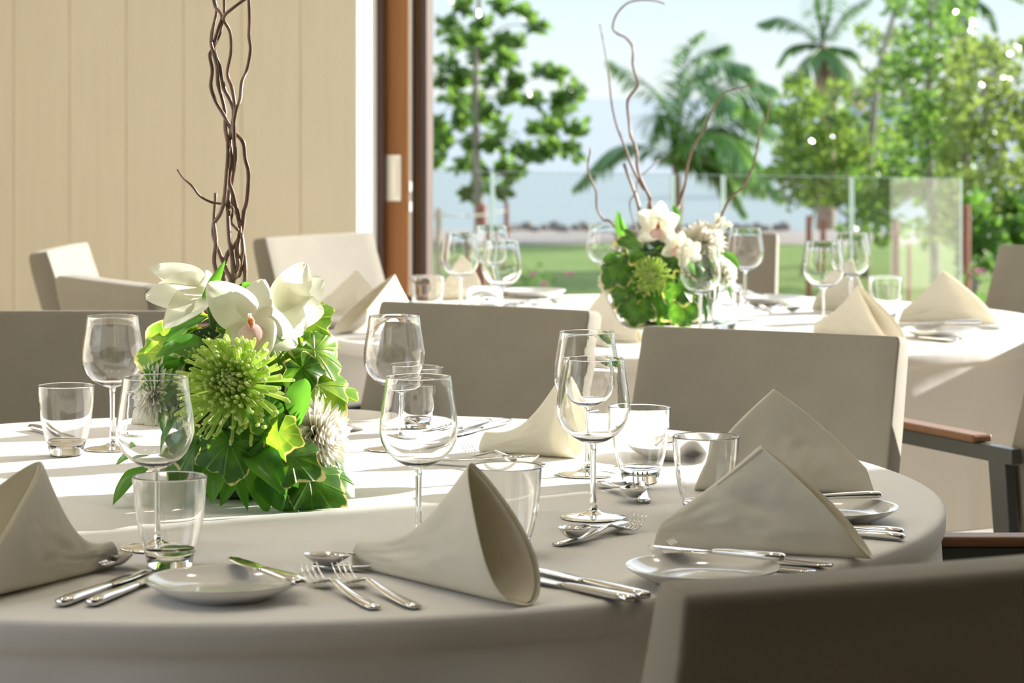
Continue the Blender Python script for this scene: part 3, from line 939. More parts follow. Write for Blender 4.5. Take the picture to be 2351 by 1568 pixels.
# ------------------------------------------------------------------ napkins
def napkin(Tp, Bp, Ap, label, group, wd=.055, seed=0, hem=.028, sag=.016, flip=1, rnd=.28):
    """a napkin folded to a standing cone: closed foot at T, drop-shaped mouth from the peak A down to B"""
    T, B = G(*Tp), G(*Bp)
    k = (Ap[0] - CX) / F
    # where the column of the peak crosses the base line
    den = (B.x - T.x) - k * (B.y - T.y)
    t = (k * T.y - T.x) / den
    t = min(1.0, max(.0, t))
    base = T.lerp(B, t)
    A = V(Ap[0], Ap[1], base.y)
    axis = (B - T).normalized()
    side = Vector((-axis.y, axis.x, 0)) * flip
    O = T.copy(); O.z = TZ
    o3 = Vector((0, 0, 1))
    rs = random.Random(seed)
    off = Vector((rs.random() * 9, rs.random() * 9, 0))
    z0 = .0008
    Al = Vector((A.x - O.x, A.y - O.y, A.z - TZ)); Bl = Vector((B.x - O.x, B.y - O.y, z0))
    def mouth(v):
        th = 2 * pi * v
        s = (1 - cos(th)) / 2
        c = Al.lerp(Bl, s)
        # belly of the line from the peak to the table
        c += axis * (.012 * sin(pi * s))
        lat = wd * sin(th) * (rnd + (1 - rnd) * s) * (.55 if sin(th) > 0 else .8)
        p = c + side * lat
        if s > .8: p.z = max(z0, p.z * (1 - .0 * s))
        return p, s, th
    def foot(v):
        th = 2 * pi * v
        s = (1 - cos(th)) / 2
        return Vector((0, 0, z0 + hem * (1 - s))) + side * (.007 * sin(th)) + axis * (.01 * (1 - s))
    def pt(u, v):
        p, s, th = mouth(v)
        q = foot(v)
        r = q.lerp(p, u)
        top = (1 - s)
        r.z -= sag * sin(pi * u) * top * 1.0
        # waves of the cloth across the flanks
        am = sin(pi * min(1, u * 1.0)) * sin(th) ** 2
        n_ = noise.noise(Vector((u * 2.2, v * 5.0, 0)) + off) + .5 * noise.noise(Vector((u * 5, v * 10, 3)) + off)
        r += side * (.009 * am * n_ + .0035 * am * noise.noise(Vector((u * 9, v * 26, 1)) + off) )
        r.z = max(z0, r.z)
        return r
    mb = MB(); mb.grid(pt, 26, 56, wrap_v=True)
    # second layer of the fold inside the mouth
    def inner(u, v):
        p = pt(.55 + .445 * u, .03 + .44 * v if flip > 0 else .53 + .44 * v)
        p -= side * (.006 * math.copysign(1, sin(2 * pi * (.03 + .44 * v if flip > 0 else .53 + .44 * v))))
        return p
    mb.grid(inner, 8, 20)
    o = mb.build('napkin', M['napkin'])
    o.location = O
    s = o.modifiers.new('solid', 'SOLIDIFY'); s.thickness = .0022; s.offset = 0
    subsurf(o, 1)
    return tag(o, label, 'napkin', group)
NG1, NG2 = 'folded napkins on the near table', 'folded napkins on the farther table'
napkin((268, 1300), (-150, 1400), (92, 1058), 'ivory napkin cut by the left edge, standing folded at the front left', NG1, .075, 1, sag=.035, rnd=.5)
napkin((813, 1300), (1215, 1393), (1083, 1062), 'ivory napkin folded to a point at the middle front, fold open to the right', NG1, .066, 2, sag=.03, rnd=.4)
napkin((1500, 1257), (2005, 1284), (1748, 1022), 'ivory folded napkin in front of another behind the bread plate on the right', NG1, .04, 3, sag=.004, hem=.03)
napkin((2008, 1133), (1585, 1125), (1775, 893), 'ivory folded napkin with sunlit flank, tallest on the right of the near table', NG1, .05, 4, sag=-.006, hem=.03, flip=-1)
napkin((1100, 1036), (1328, 1052), (1290, 862), 'ivory napkin with stitched hem behind the wine glass pair', NG1, .06, 5, sag=.03)
napkin((275, 978), (470, 990), (398, 790), 'ivory napkin mostly hidden behind the near flower arrangement', NG1, .05, 6)
napkin((706, 736), (885, 735), (818, 620), 'farther table napkin nearest the wall, before the pale sunlit chair', NG2, .05, 7, sag=.004)
napkin((955, 742), (768, 768), (905, 630), 'farther table napkin at the left front, standing before the wooden door', NG2, .05, 8, sag=.004, flip=-1)
napkin((985, 690), (1098, 686), (1060, 586), 'farther table napkin behind the three left wine glasses', NG2, .05, 9)
napkin((1472, 789), (1345, 775), (1387, 668), 'farther table napkin at the left foot of the flower arrangement', NG2, .05, 10, sag=.03)
napkin((1870, 768), (2075, 796), (1970, 655), 'farther table napkin in front, behind the right armchair back', NG2, .055, 11, sag=.012)
napkin((2010, 720), (1868, 714), (1955, 592), 'farther table napkin behind the right pair of wine glasses', NG2, .05, 12, flip=-1)
napkin((2062, 741), (2296, 746), (2166, 621), 'farther table napkin on the far right beside the glass railing end', NG2, .045, 13, sag=.006)

# ------------------------------------------------------------------ flower arrangements
def frame(p, d, n):
    """matrix with x along d, z near n, at p"""
    x = Vector(d).normalized()
    z = (Vector(n) - x * x.dot(Vector(n)))
    z = z.normalized() if z.length > 1e-5 else x.orthogonal().normalized()
    y = z.cross(x)
    return Matrix(((x.x, y.x, z.x, p[0]), (x.y, y.y, z.y, p[1]), (x.z, y.z, z.z, p[2]), (0, 0, 0, 1)))
def leaf_mesh(mb, Mx, L, W, droop=.3, cup=.15, nu=10, nv=6, wave=0.0, ph=0.0, mi=0, pw=.85):
    """lance leaf along +x"""
    b0 = len(mb.v)
    def fn(u, v):
        s = v * 2 - 1
        wd = W * .5 * max(0.0, sin(pi * min(1, u ** pw))) ** .9
        a = droop * u
        x = L * (sin(a) / a if abs(a) > 1e-4 else 1) * u
        z = -L * (1 - cos(a)) / a * u if abs(a) > 1e-4 else 0
        z += cup * wd * s * s + wave * wd * sin(u * 14 + ph) * s
        return Mx @ Vector((x, wd * s, z))
    mb.grid(fn, nu, nv, mi)
    if mb.uv is not None:
        for i in range(nu + 1):
            for j in range(nv + 1):
                mb.uv.append((abs(j / nv * 2 - 1) * .9, i / nu))
def round_leaf(mb, Mx, R, droop=.4, ph=0.0, scal=11, mi=0):
    """broad scalloped leaf, stalk at the origin, blade towards +x"""
    nu, nv = 7, 44
    def fn(u, v):
        an = (v * 2 - 1) * radians(158)
        rr = R * u * (.62 + .38 * cos(an * .5)) * (1 + .13 * u * cos(5 * an)) * (1 + .055 * u * cos(scal * an + ph))
        x, y = rr * cos(an) + R * .12, rr * sin(an)
        d = sqrt(x * x + y * y)
        z = -droop * d * d / R + .13 * R * u * u * sin(3 * an + ph) + .05 * R * u * sin(7 * an + ph * 2) * u + .05 * R * u * abs(cos(an * 2.5 + ph))
        return Mx @ Vector((x, y, z))
    mb.grid(fn, nu, nv, mi)
    if mb.uv is not None:
        for i in range(nu + 1):
            for j in range(nv + 1):
                mb.uv.append((i / nu, j / nv))
def petal_mesh(mb, Mx, L, W, curl, cup, seed, mi=0, pw=.7):
    nu, nv = 12, 10
    o_ = Vector((seed * 3.7, seed * 1.3, 0))
    def fn(u, v):
        s = v * 2 - 1
        wd = W * .5 * (max(0.0, sin(pi * min(1.0, .06 + .93 * u ** pw)))) ** .62
        a = curl * u
        x = L * (sin(a) / a if abs(a) > 1e-4 else 1) * u
        z = L * (1 - cos(a)) / a * u if abs(a) > 1e-4 else 0
        z += cup * wd * s * s * (1.0) + .06 * W * noise.noise(Vector((u * 3, s * 2.5, 0)) + o_) * u
        return Mx @ Vector((x, wd * s, z))
    mb.grid(fn, nu, nv, mi)
def orchid(root, c, nrm, up, size, seed, petals=None, lip=True):
    """a cymbidium bloom: three sepals, two petals and a lip"""
    nrm = Vector(nrm).normalized(); up = Vector(up)
    up = (up - nrm * up.dot(nrm)).normalized(); rt = up.cross(nrm)
    petals = petals or [(90, 1.0, .78, .35), (28, .95, .80, .45), (152, 1.0, .85, .45), (-38, .98, .72, .3), (-140, .98, .75, .3)]
    mb = MB()
    for i, (deg, l, wd, curl) in enumerate(petals):
        a = radians(deg)
        d = rt * cos(a) + up * sin(a)
        d = (d + nrm * .18).normalized()
        petal_mesh(mb, frame(Vector(c) - nrm * .002 * i, d, nrm), size * l, size * wd, curl if i % 2 else curl * .8, .35, seed + i)
    o = mb.build('orchid_bloom', M['petal'], root)
    o['label'] = 'white orchid bloom'
    if lip:
        mb = MB()
        petal_mesh(mb, frame(Vector(c) + nrm * size * .10, (nrm * .9 - up * .45), up), size * .62, size * .62, -1.1, -.55, seed + 20)
        petal_mesh(mb, frame(Vector(c) + nrm * size * .06 - up * size * .02, (nrm * .7 + rt * .5), -rt), size * .34, size * .4, .8, .5, seed + 21)
        petal_mesh(mb, frame(Vector(c) + nrm * size * .06 - up * size * .02, (nrm * .7 - rt * .5), rt), size * .34, size * .4, .8, .5, seed + 22)
        l_ = mb.build('lip', M['lip'], o); l_['label'] = 'pink blushed orchid lip'
        mb = MB(); mb.loft([(0, size * .05, size * .05, 0), (size * .12, size * .07, size * .06, 0), (size * .24, size * .065, size * .05, 0), (size * .30, size * .03, size * .02, 0)], 10)
        Mx = frame(Vector(c) + nrm * size * .05 + up * size * .02, nrm - up * .05, up)
        mb.v = [Mx @ p for p in mb.v]
        mb.build('column', M['throat'], o)['label'] = 'yellow and red orchid throat'
    return o
def spider_mum(root, c, nrm, rad, n, seed):
    r_ = random.Random(seed)
    nrm = Vector(nrm).normalized(); a1 = nrm.orthogonal().normalized(); a2 = nrm.cross(a1)
    mb = MB()
    for i in range(n):
        q = (i + .5) / n
        th = q ** .62 * 1.78                            # angle from the facing direction
        az = i * 2.39996 + r_.uniform(-.12, .12)
        lat = a1 * cos(az) + a2 * sin(az)
        d = nrm * cos(th) + lat * sin(th)
        L = rad * (.30 + .84 * q ** .9) * r_.uniform(.86, 1.1)
        p0 = Vector(c) + d * rad * .05 - nrm * rad * .1 * q
        pts = []
        hook = r_.uniform(.7, 2.2)
        for k in range(9):
            u = k / 8
            lift = nrm * L * (.22 * u * u * (1 if q > .25 else .0))
            inn = nrm * L * .30 * max(0, u - .7) * hook * 2 - lat * L * .5 * max(0, u - .78) * hook
            sag = Vector((0, 0, -.10 * L * u * u * q))
            pts.append(p0 + d * L * u + lift * .4 + inn + sag)
        r0 = rad * .029
        mb.tube(pts, [r0 * .8, r0 * .9, r0, r0, r0 * 1.05, r0 * 1.1, r0 * 1.15, r0 * 1.25, r0 * .9], 6)
    mb.lathe([(0, rad * .30), (rad * .16, rad * .26), (rad * .27, rad * .12), (rad * .30, 0), (rad * .27, -rad * .12), (rad * .16, -rad * .26), (0, -rad * .30)], 12, c=c)
    o = mb.build('spider_chrysanthemum', M['mum'], root)
    o['label'] = 'lime green spider chrysanthemum'
    return o
def white_mum(root, c, nrm, rad, n, seed):
    r_ = random.Random(seed)
    nrm = Vector(nrm).normalized(); a1 = nrm.orthogonal().normalized(); a2 = nrm.cross(a1)
    mb = MB()
    for i in range(n):
        q = (i + .5) / n
        th = q ** .6 * 1.75
        az = i * 2.39996 + r_.uniform(-.15, .15)
        lat = a1 * cos(az) + a2 * sin(az)
        d = (nrm * cos(th) + lat * sin(th)).normalized()
        L = rad * (.35 + .72 * q ** .7) * r_.uniform(.9, 1.08)
        p0 = Vector(c) - nrm * rad * .25 * q
        leaf_mesh(mb, frame(p0, d, nrm), L, rad * .23, -.5 * (1 - .5 * q), .7, 5, 2, pw=1.2)
    o = mb.build('white_chrysanthemum', M['whitemum'], root)
    o['label'] = 'white chrysanthemum'
    return o
def twig(root, pix, Y, r0, r1, base, seed, mat=None, sub=5):
    """a willow branch along photo pixels, at depth Y with its own bends towards and away from the eye"""
    r_ = random.Random(seed)
    ph, am = r_.uniform(0, 6), r_.uniform(.008, .02)
    n = len(pix)
    pts = [V(x, y, Y + am * sin(ph + i * .9)) - base for i, (x, y) in enumerate(pix)]
    pts = smooth_path(pts, sub)
    m = len(pts)
    rr = []
    for i in range(m):
        u = i / (m - 1)
        rr.append((r1 + (r0 - r1) * u) * (1 + .12 * (i % (sub * 2) == 0)))
    mb = MB(); mb.tube(pts, rr, 7)
    return mb.build('willow_branch', mat or M['bark_twig'], root)
def dome_leaves(root, c, rad, seed, n_round, n_lance, size=1.0, limes=True):
    r_ = random.Random(seed)
    c = Vector(c)
    k = 0
    for i in range(n_round):
        az = i * 2.39996 + r_.uniform(-.3, .3)
        z = -.5 + 1.2 * ((i + .5) / n_round)
        el = math.asin(max(-1, min(1, z)))
        o_ = Vector((cos(az) * cos(el), sin(az) * cos(el), sin(el)))
        p = c + Vector((o_.x * rad[0], o_.y * rad[1], o_.z * rad[2])) * r_.uniform(.72, .92)
        n_ = (o_ + Vector((r_.uniform(-.4, .4), r_.uniform(-.4, .4), r_.uniform(-.1, .5)))).normalized()
        down = Vector((r_.uniform(-.7, .7), r_.uniform(-.7, .7), -1 + .8 * max(0, z)))
        d = (down - n_ * down.dot(n_)).normalized()
        p = p - d * .02 * size
        mb = MB(); mb.uv = []
        round_leaf(mb, frame(p, d + n_ * .25, n_), r_.uniform(.038, .055) * size, r_.uniform(.1, .7), r_.uniform(0, 6), r_.choice((9, 11, 13)))
        lim = limes and (z > .25) and r_.random() < .75
        mb.build('ivy_leaf', M['lime' if lim else 'varieg'], root)
    for i in range(n_lance):
        az = i * 2.39996 + 1.1 + r_.uniform(-.3, .3)
        z = -.8 + 1.5 * ((i + .5) / n_lance)
        el = math.asin(max(-1, min(1, z)))
        o_ = Vector((cos(az) * cos(el), sin(az) * cos(el), sin(el)))
        p = c + Vector((o_.x * rad[0], o_.y * rad[1], o_.z * rad[2])) * r_.uniform(.6, .85)
        d = (o_ * .8 + Vector((r_.uniform(-.6, .6), r_.uniform(-.6, .6), -.55 + .5 * max(0, z)))).normalized()
        n_ = (o_ + Vector((0, 0, .8))).normalized()
        mb = MB()
        leaf_mesh(mb, frame(p, d, n_), r_.uniform(.075, .105) * size * (1 - .4 * max(0, min(1, z * 1.6))), r_.uniform(.022, .036) * size, r_.uniform(.4, 1.2), .5, 10, 6, .1, r_.uniform(0, 6))
        mb.build('lance_leaf', M['lance'], root)
def foliage_core(root, c, rad, seed):
    mb = MB()
    def fn(u, v):
        th, ph = pi * u, 2 * pi * v
        d = Vector((sin(th) * cos(ph), sin(th) * sin(ph), cos(th)))
        k = .74 + .14 * noise.noise(d * 4 + Vector((seed, 0, 0)))
        return Vector(c) + Vector((d.x * rad[0], d.y * rad[1], d.z * rad[2])) * k
    mb.grid(fn, 20, 28, wrap_v=True)
    mb.build('foam_core', M['foam'], root)  # added dark green foam ball, filling the gaps behind the leaves
def aim(px, py, Y, base):
    return V(px, py, Y) - base
def leaf_at(root, base, a, b, Ya, Yb, W, mat='lance', nrm=(0, -.6, .8), droop=.5, name='lance_leaf'):
    A, B = aim(a[0], a[1], Ya, base), aim(b[0], b[1], Yb, base)
    mb = MB()
    leaf_mesh(mb, frame(A, B - A + Vector((0, 0, .25 * droop * (B - A).length)), nrm), (B - A).length * 1.05, W, droop, .4, 12, 6, .08, a[0])
    return mb.build(name, M[mat], root)
def rleaf_at(root, base, px, py, Y, R, d, n, mat='varieg', droop=.35, seed=0):
    mb = MB(); mb.uv = []
    round_leaf(mb, frame(aim(px, py, Y, base), d, n), R, droop, seed * 1.7, (9, 11, 13)[seed % 3])
    return mb.build('ivy_leaf', M[mat], root)

# near arrangement
B1 = Vector((-.362, 3.64, TZ))
fa = empty('flower_arrangement', B1, 0, 'near flower arrangement with lime spider chrysanthemum, white orchids and tall willow branches', 'flowers', 'flower arrangements')
mb = MB(); mb.lathe([(0, .0005), (.052, .0005), (.060, .004), (.076, .020), (.084, .045), (.080, .07), (.074, .07), (.077, .045), (.070, .022), (.05, .008), (0, .007)], 56)
mb.build('dark_bowl', M['vaseglass'], fa)
DC = Vector((.005, 0, .152)); DR = (.125, .115, .122)
foliage_core(fa, DC, DR, 1)
dome_leaves(fa, DC, DR, 11, 40, 30)
k1 = 1 / 2.1775
BR = [
 [(1072,0),(1083,60),(1060,160),(1056,215),(1062,245),(1085,330),(1090,420),(1110,490),(1125,560),(1127,650),(1140,730),(1133,860),(1120,1000),(1100,1070),(1070,1120),(1068,1180),(1095,1260),(1130,1350),(1160,1440),(1170,1800)],
 [(1120,-40),(1120,85),(1100,160),(1070,235),(1048,275),(1060,350),(1053,430),(1075,500),(1115,570),(1160,650),(1215,710),(1225,790),(1243,870),(1235,1000),(1220,1060),(1210,1150),(1180,1220),(1130,1290),(1110,1500),(1120,1800)],
 [(1240,-15),(1165,40),(1118,90),(1150,160),(1155,260),(1137,370),(1160,440),(1175,540),(1170,640),(1175,800),(1160,900),(1150,980),(1180,1050),(1200,1140),(1185,1250),(1190,1330),(1160,1420),(1150,1800)],
 [(1243,-40),(1247,90),(1245,180),(1252,250),(1235,350),(1210,410),(1200,500),(1180,550),(1165,640),(1150,760),(1150,850),(1150,920),(1140,1030),(1145,1180),(1165,1330),(1165,1450),(1175,1800)],
 [(1065,-40),(1075,30),(1110,80),(1090,150),(1070,240),(1100,340),(1120,440),(1150,500),(1170,570),(1150,700),(1160,800),(1145,900),(1165,970),(1190,1080),(1205,1160),(1215,1230),(1225,1340),(1220,1470),(1190,1800)],
 [(1078,965),(1070,1100),(1080,1200),(1070,1300),(1085,1400),(1120,1700)],
 [(887,848),(915,890),(960,930),(1000,980),(1060,1012),(1130,1022),(1165,1045),(1155,1110),(1190,1150)],
 [(1207,1165),(1215,1250),(1205,1300),(1200,1370),(1165,1420),(1150,1700)],
]
for i, b in enumerate(BR):
    twig(fa, [(x * k1, y * k1) for x, y in b], 3.63, (.0033 if i != 6 else .002), (.0023 if i != 6 else .0014), B1, i + 3)
spider_mum(fa, aim(535, 880, 3.485, B1), (-.08, -.95, .22), .073, 260, 2)
spider_mum(fa, aim(470, 805, 3.60, B1), (-.35, -.55, .75), .036, 70, 5)
white_mum(fa, aim(738, 1000, 3.555, B1), (.88, -.45, .1), .064, 230, 3)
white_mum(fa, aim(340, 905, 3.55, B1), (-.85, -.5, .1), .046, 180, 4)
def petal_at(mb, base, a, b, Ya, Yb, W, nrm, curl=.5, cup=.3, seed=0, pw=.62):
    A, B = aim(a[0], a[1], Ya, base), aim(b[0], b[1], Yb, base)
    d = B - A
    n_ = Vector(nrm).normalized()
    ax = (d - n_ * .5 * curl * d.length)
    petal_mesh(mb, frame(A, ax, n_), d.length * 1.06, W, curl, cup, seed, 0, pw)
orchid(fa, aim(575, 738, 3.535, B1), (.12, -.98, .10), (-.10, 0, 1), .060, 1, [(68, .1, .1, .3)])
mb = MB()
for i, (tip, Yb, W, n_, cu) in enumerate([((482, 652), 3.52, .060, (-.35, -.85, .3), .45), ((603, 646), 3.55, .046, (.1, -.95, .0), .35), ((676, 792), 3.53, .058, (.25, -.9, .25), .4),
                                          ((590, 838), 3.51, .068, (.0, -.95, .35), .25), ((512, 700), 3.56, .05, (-.2, -.9, .3), .4)]):
    petal_at(mb, B1, (572, 735), tip, 3.542 + .001 * i, Yb, W, n_, cu, .3, 60 + i)
mb.build('orchid_bloom', M['petal'], fa)['label'] = 'white orchid bloom facing the camera'
mb = MB()
for i, (tip, Yb, W, n_, cu) in enumerate([((352, 612), 3.56, .046, (-.1, -.75, .65), -.7), ((344, 680), 3.54, .055, (-.2, -.95, .15), -.45), ((384, 742), 3.53, .046, (-.3, -.9, -.1), -.4), ((430, 640), 3.60, .05, (-.1, -.8, .5), -.4), ((480, 628), 3.56, .022, (.3, -.9, .1), .3)]):
    petal_at(mb, B1, (466, 670), tip, 3.575 + .002 * i, Yb, W, n_, cu, .35, 70 + i)
mb.build('orchid_bloom', M['petal'], fa)['label'] = 'white orchid bloom seen from behind'
mb = MB()
for i, (tip, Yb, W, n_, cu) in enumerate([((698, 608), 3.58, .056, (-.2, -.9, .2), -.55), ((738, 645), 3.58, .055, (.1, -.95, .2), -.5), ((738, 715), 3.57, .055, (.2, -.95, -.1), -.5), ((660, 628), 3.59, .048, (-.5, -.8, .2), -.4), ((690, 760), 3.55, .05, (0, -.95, -.2), -.4)]):
    petal_at(mb, B1, (640, 712), tip, 3.57 + .002 * i, Yb, W, n_, cu, -.4, 80 + i)
mb.build('orchid_bloom', M['petal'], fa)['label'] = 'white orchid bloom turned to the right'
mb = MB(); mb.tube(smooth_path([aim(x, y, Y, B1) for x, y, Y in ((466, 668, 3.6), (482, 720, 3.6), (492, 790, 3.61), (505, 900, 3.63))]), .0032, 8); mb.build('flower_stem', M['stem'], fa)
mb = MB(); mb.tube(smooth_path([aim(x, y, Y, B1) for x, y, Y in ((665, 712, 3.58), (650, 780, 3.59), (625, 850, 3.6), (590, 930, 3.62))]), .003, 8); mb.build('flower_stem', M['stem'], fa)
for a, b, Ya, Yb, wd, nr, dr in [
  ((462, 700), (510, 590), 3.58, 3.55, .016, (.5, -.8, .2), -.2), ((478, 728), (383, 772), 3.6, 3.54, .026, (0, -.5, .85), .8),
  ((490, 790), (374, 800), 3.6, 3.52, .034, (0, -.55, .8), .6), ((440, 830), (325, 862), 3.6, 3.52, .030, (0, -.5, .85), .6),
  ((540, 665), (578, 652), 3.62, 3.6, .012, (.2, -.7, .6), .3), ((700, 868), (676, 972), 3.53, 3.50, .040, (-.45, -.85, .25), .5),
  ((600, 985), (508, 1150), 3.56, 3.50, .036, (-.1, -.8, .6), .5), ((640, 920), (560, 1035), 3.54, 3.46, .05, (-.1, -.85, .5), .5),
  ((345, 1070), (258, 1140), 3.56, 3.50, .028, (-.3, -.6, .7), .6), ((300, 1050), (262, 1065), 3.6, 3.62, .02, (-.2, -.6, .7), .3),
  ((540, 1090), (568, 1165), 3.51, 3.46, .016, (.3, -.8, .4), .2), ((605, 1085), (640, 1165), 3.50, 3.46, .042, (.1, -.8, .55), .7),
  ((570, 1060), (615, 1170), 3.50, 3.46, .038, (.3, -.8, .5), .6), ((650, 1070), (668, 1165), 3.50, 3.47, .03, (.4, -.7, .5), .5),
  ((760, 1070), (798, 1125), 3.58, 3.56, .014, (.6, -.5, .4), .4), ((560, 1010), (640, 1120), 3.5, 3.44, .045, (.2, -.85, .45), .7),
  ((520, 1040), (480, 1140), 3.51, 3.45, .04, (-.3, -.8, .45), .5)]:
    leaf_at(fa, B1, a, b, Ya, Yb, wd, 'lance', nr, dr)
for i, (px, py, Y, R, d, n, mt) in enumerate([
  (455, 1015, 3.50, .042, (-.35, -.3, -.7), (-.2, -.9, .35), 'varieg'), (525, 1005, 3.47, .046, (.15, -.3, -.8), (.05, -.95, .3), 'varieg'),
  (415, 1060, 3.53, .036, (-.3, -.2, -.8), (-.35, -.85, .3), 'varieg'), (660, 1045, 3.48, .040, (.6, -.2, -.2), (.2, -.8, .6), 'varieg'),
  (700, 1095, 3.50, .052, (.7, -.1, -.35), (.25, -.75, .6), 'varieg'), (740, 1085, 3.54, .040, (.8, .0, -.3), (.4, -.7, .6), 'varieg'),
  (395, 815, 3.63, .050, (-.4, .2, .5), (-.3, -.75, .5), 'lime'), (640, 985, 3.47, .034, (-.1, -.2, -.9), (-.5, -.8, .2), 'lime'),
  (690, 740, 3.60, .038, (.5, .1, .3), (.3, -.7, .6), 'lime'), (715, 800, 3.58, .042, (.6, 0, -.4), (.45, -.75, .4), 'lime'),
  (650, 830, 3.58, .034, (.2, -.2, .6), (.3, -.8, .4), 'lime'), (725, 880, 3.57, .046, (.65, -.1, -.5), (.45, -.75, .4), 'lime'),
  (690, 840, 3.55, .03, (.3, -.2, -.6), (.2, -.9, .3), 'varieg'), (740, 900, 3.60, .04, (.8, .1, .1), (.4, -.6, .6), 'lime'),
  (690, 1125, 3.50, .04, (.5, -.3, -.4), (.3, -.6, .7), 'varieg')]):
    rleaf_at(fa, B1, px, py, Y, R, d, n, mt, .35, i)

# farther arrangement
B2 = Vector((.366, 6.42, TZ))
fb = empty('flower_arrangement', B2, 0, 'farther flower arrangement with dense dark green leaves, set between the wine glasses', 'flowers', 'flower arrangements')
mb = MB(); mb.lathe([(0, .0005), (.052, .0005), (.060, .004), (.076, .020), (.084, .045), (.080, .07), (.074, .07), (.077, .045), (.070, .022), (.05, .008), (0, .007)], 40)
mb.build('dark_bowl', M['vaseglass'], fb)
DC2 = Vector((0, 0, .115)); DR2 = (.135, .12, .11)
foliage_core(fb, DC2, DR2, 2)
dome_leaves(fb, DC2, DR2, 23, 46, 26, 1.05, False)
q2 = lambda x, y: (780 + x / 2.1775, y / 2.1775)
q3 = lambda x, y: (1550 + x / 2.177, y / 2.177)
for i, (pts, r0, r1) in enumerate([
 ([q2(*p) for p in ((1630,20),(1560,2),(1470,5),(1420,30),(1380,80),(1365,140),(1390,170),(1430,190),(1465,240),(1465,320),(1480,380),(1490,430),(1440,500),(1445,600),(1455,680),(1480,740),(1490,850),(1530,950),(1555,1000),(1545,1060),(1560,1400))], .0042, .0018),
 ([q2(*p) for p in ((1300,120),(1325,250),(1345,380),(1360,520),(1385,630),(1420,720),(1460,830),(1510,930),(1550,1000),(1580,1300))], .0042, .0012),
 ([q2(*p) for p in ((1255,740),(1240,850),(1280,950),(1285,1040),(1320,1100),(1360,1115),(1480,1300))], .003, .002),
 ([q2(*p) for p in ((1420,820),(1450,900),(1480,980),(1500,1060),(1550,1300))], .0045, .0035),
 ([q2(*p) for p in ((1590,800),(1540,850),(1490,900),(1480,960),(1450,1010),(1460,1080),(1500,1200))], .0016, .0012),
 ([q3(*p) for p in ((410,420),(300,445),(240,470),(180,560),(150,640),(90,740),(60,840),(50,920),(20,1020),(10,1070),(-20,1300))], .004, .0016),
 ([q3(*p) for p in ((472,495),(460,590),(420,650),(415,720),(385,840),(340,930),(270,1000),(230,1080),(195,1140),(60,1350))], .004, .0016)]):
    twig(fb, pts, 6.42, r0, r1, B2, 40 + i)
spider_mum(fb, aim(1497, 632, 6.29, B2), (-.1, -.95, .2), .052, 210, 12)
white_mum(fb, aim(1622, 548, 6.40, B2), (.45, -.55, .75), .062, 150, 13)
white_mum(fb, aim(1668, 625, 6.40, B2), (.9, -.3, .1), .05, 130, 14)
white_mum(fb, aim(1395, 650, 6.38, B2), (-.9, -.4, -.1), .04, 110, 15)
orchid(fb, aim(1512, 522, 6.36, B2), (-.1, -.95, .25), (.1, 0, 1), .062, 31)
orchid(fb, aim(1552, 568, 6.30, B2), (.2, -.85, .0), (.3, 0, 1), .042, 41)
orchid(fb, aim(1578, 580, 6.28, B2), (.4, -.85, -.1), (-.3, 0, 1), .04, 51, lip=False)
for a, b, Ya, Yb, wd, nr, dr in [
  ((1440, 560), (1412, 490), 6.36, 6.34, .03, (-.5, -.7, .3), .3), ((1655, 580), (1697, 610), 6.34, 6.3, .03, (.3, -.6, .7), .5),
  ((1545, 470), (1560, 515), 6.4, 6.36, .02, (.3, -.8, .3), .2), ((1500, 660), (1530, 720), 6.29, 6.26, .04, (0, -.8, .5), .4),
  ((1435, 690), (1425, 730), 6.30, 6.28, .03, (-.4, -.8, .4), .3), ((1420, 590), (1385, 600), 6.34, 6.32, .03, (0, -.6, .8), .3)]:
    leaf_at(fb, B2, a, b, Ya, Yb, wd, 'lance', nr, dr)
for i, (px, py, Y, R, d, n) in enumerate([
  (1465, 695, 6.27, .048, (-.2, -.3, -.8), (-.1, -.9, .3)), (1565, 700, 6.27, .048, (.1, -.3, -.8), (.1, -.9, .3)),
  (1425, 610, 6.31, .05, (-.5, -.2, -.4), (-.3, -.8, .5)), (1470, 570, 6.31, .05, (-.3, -.3, .2), (-.1, -.8, .6)),
  (1440, 650, 6.30, .05, (-.4, -.2, -.7), (-.3, -.9, .2)), (1555, 650, 6.27, .045, (.3, -.3, -.6), (.1, -.9, .3))]):
    rleaf_at(fb, B2, px, py, Y, R, d, n, 'varieg', .35, i + 4)
# small sprig of pale buds on the right branch
mb = MB()
for i in range(14):
    r_ = random.Random(i)
    p = aim(1655 + r_.uniform(-22, 25), 507 + r_.uniform(-16, 12), 6.42 + r_.uniform(-.02, .02), B2)
    mb.lathe([(0, .005), (.004, .003), (.005, 0), (.003, -.004), (0, -.006)], 8, c=p)
    mb.tube([p, p + (aim(1640, 535, 6.42, B2) - p) * .9], .0009, 5)
mb.build('bud_sprig', M['whitemum'], fb)['label'] = 'pale bud sprig'

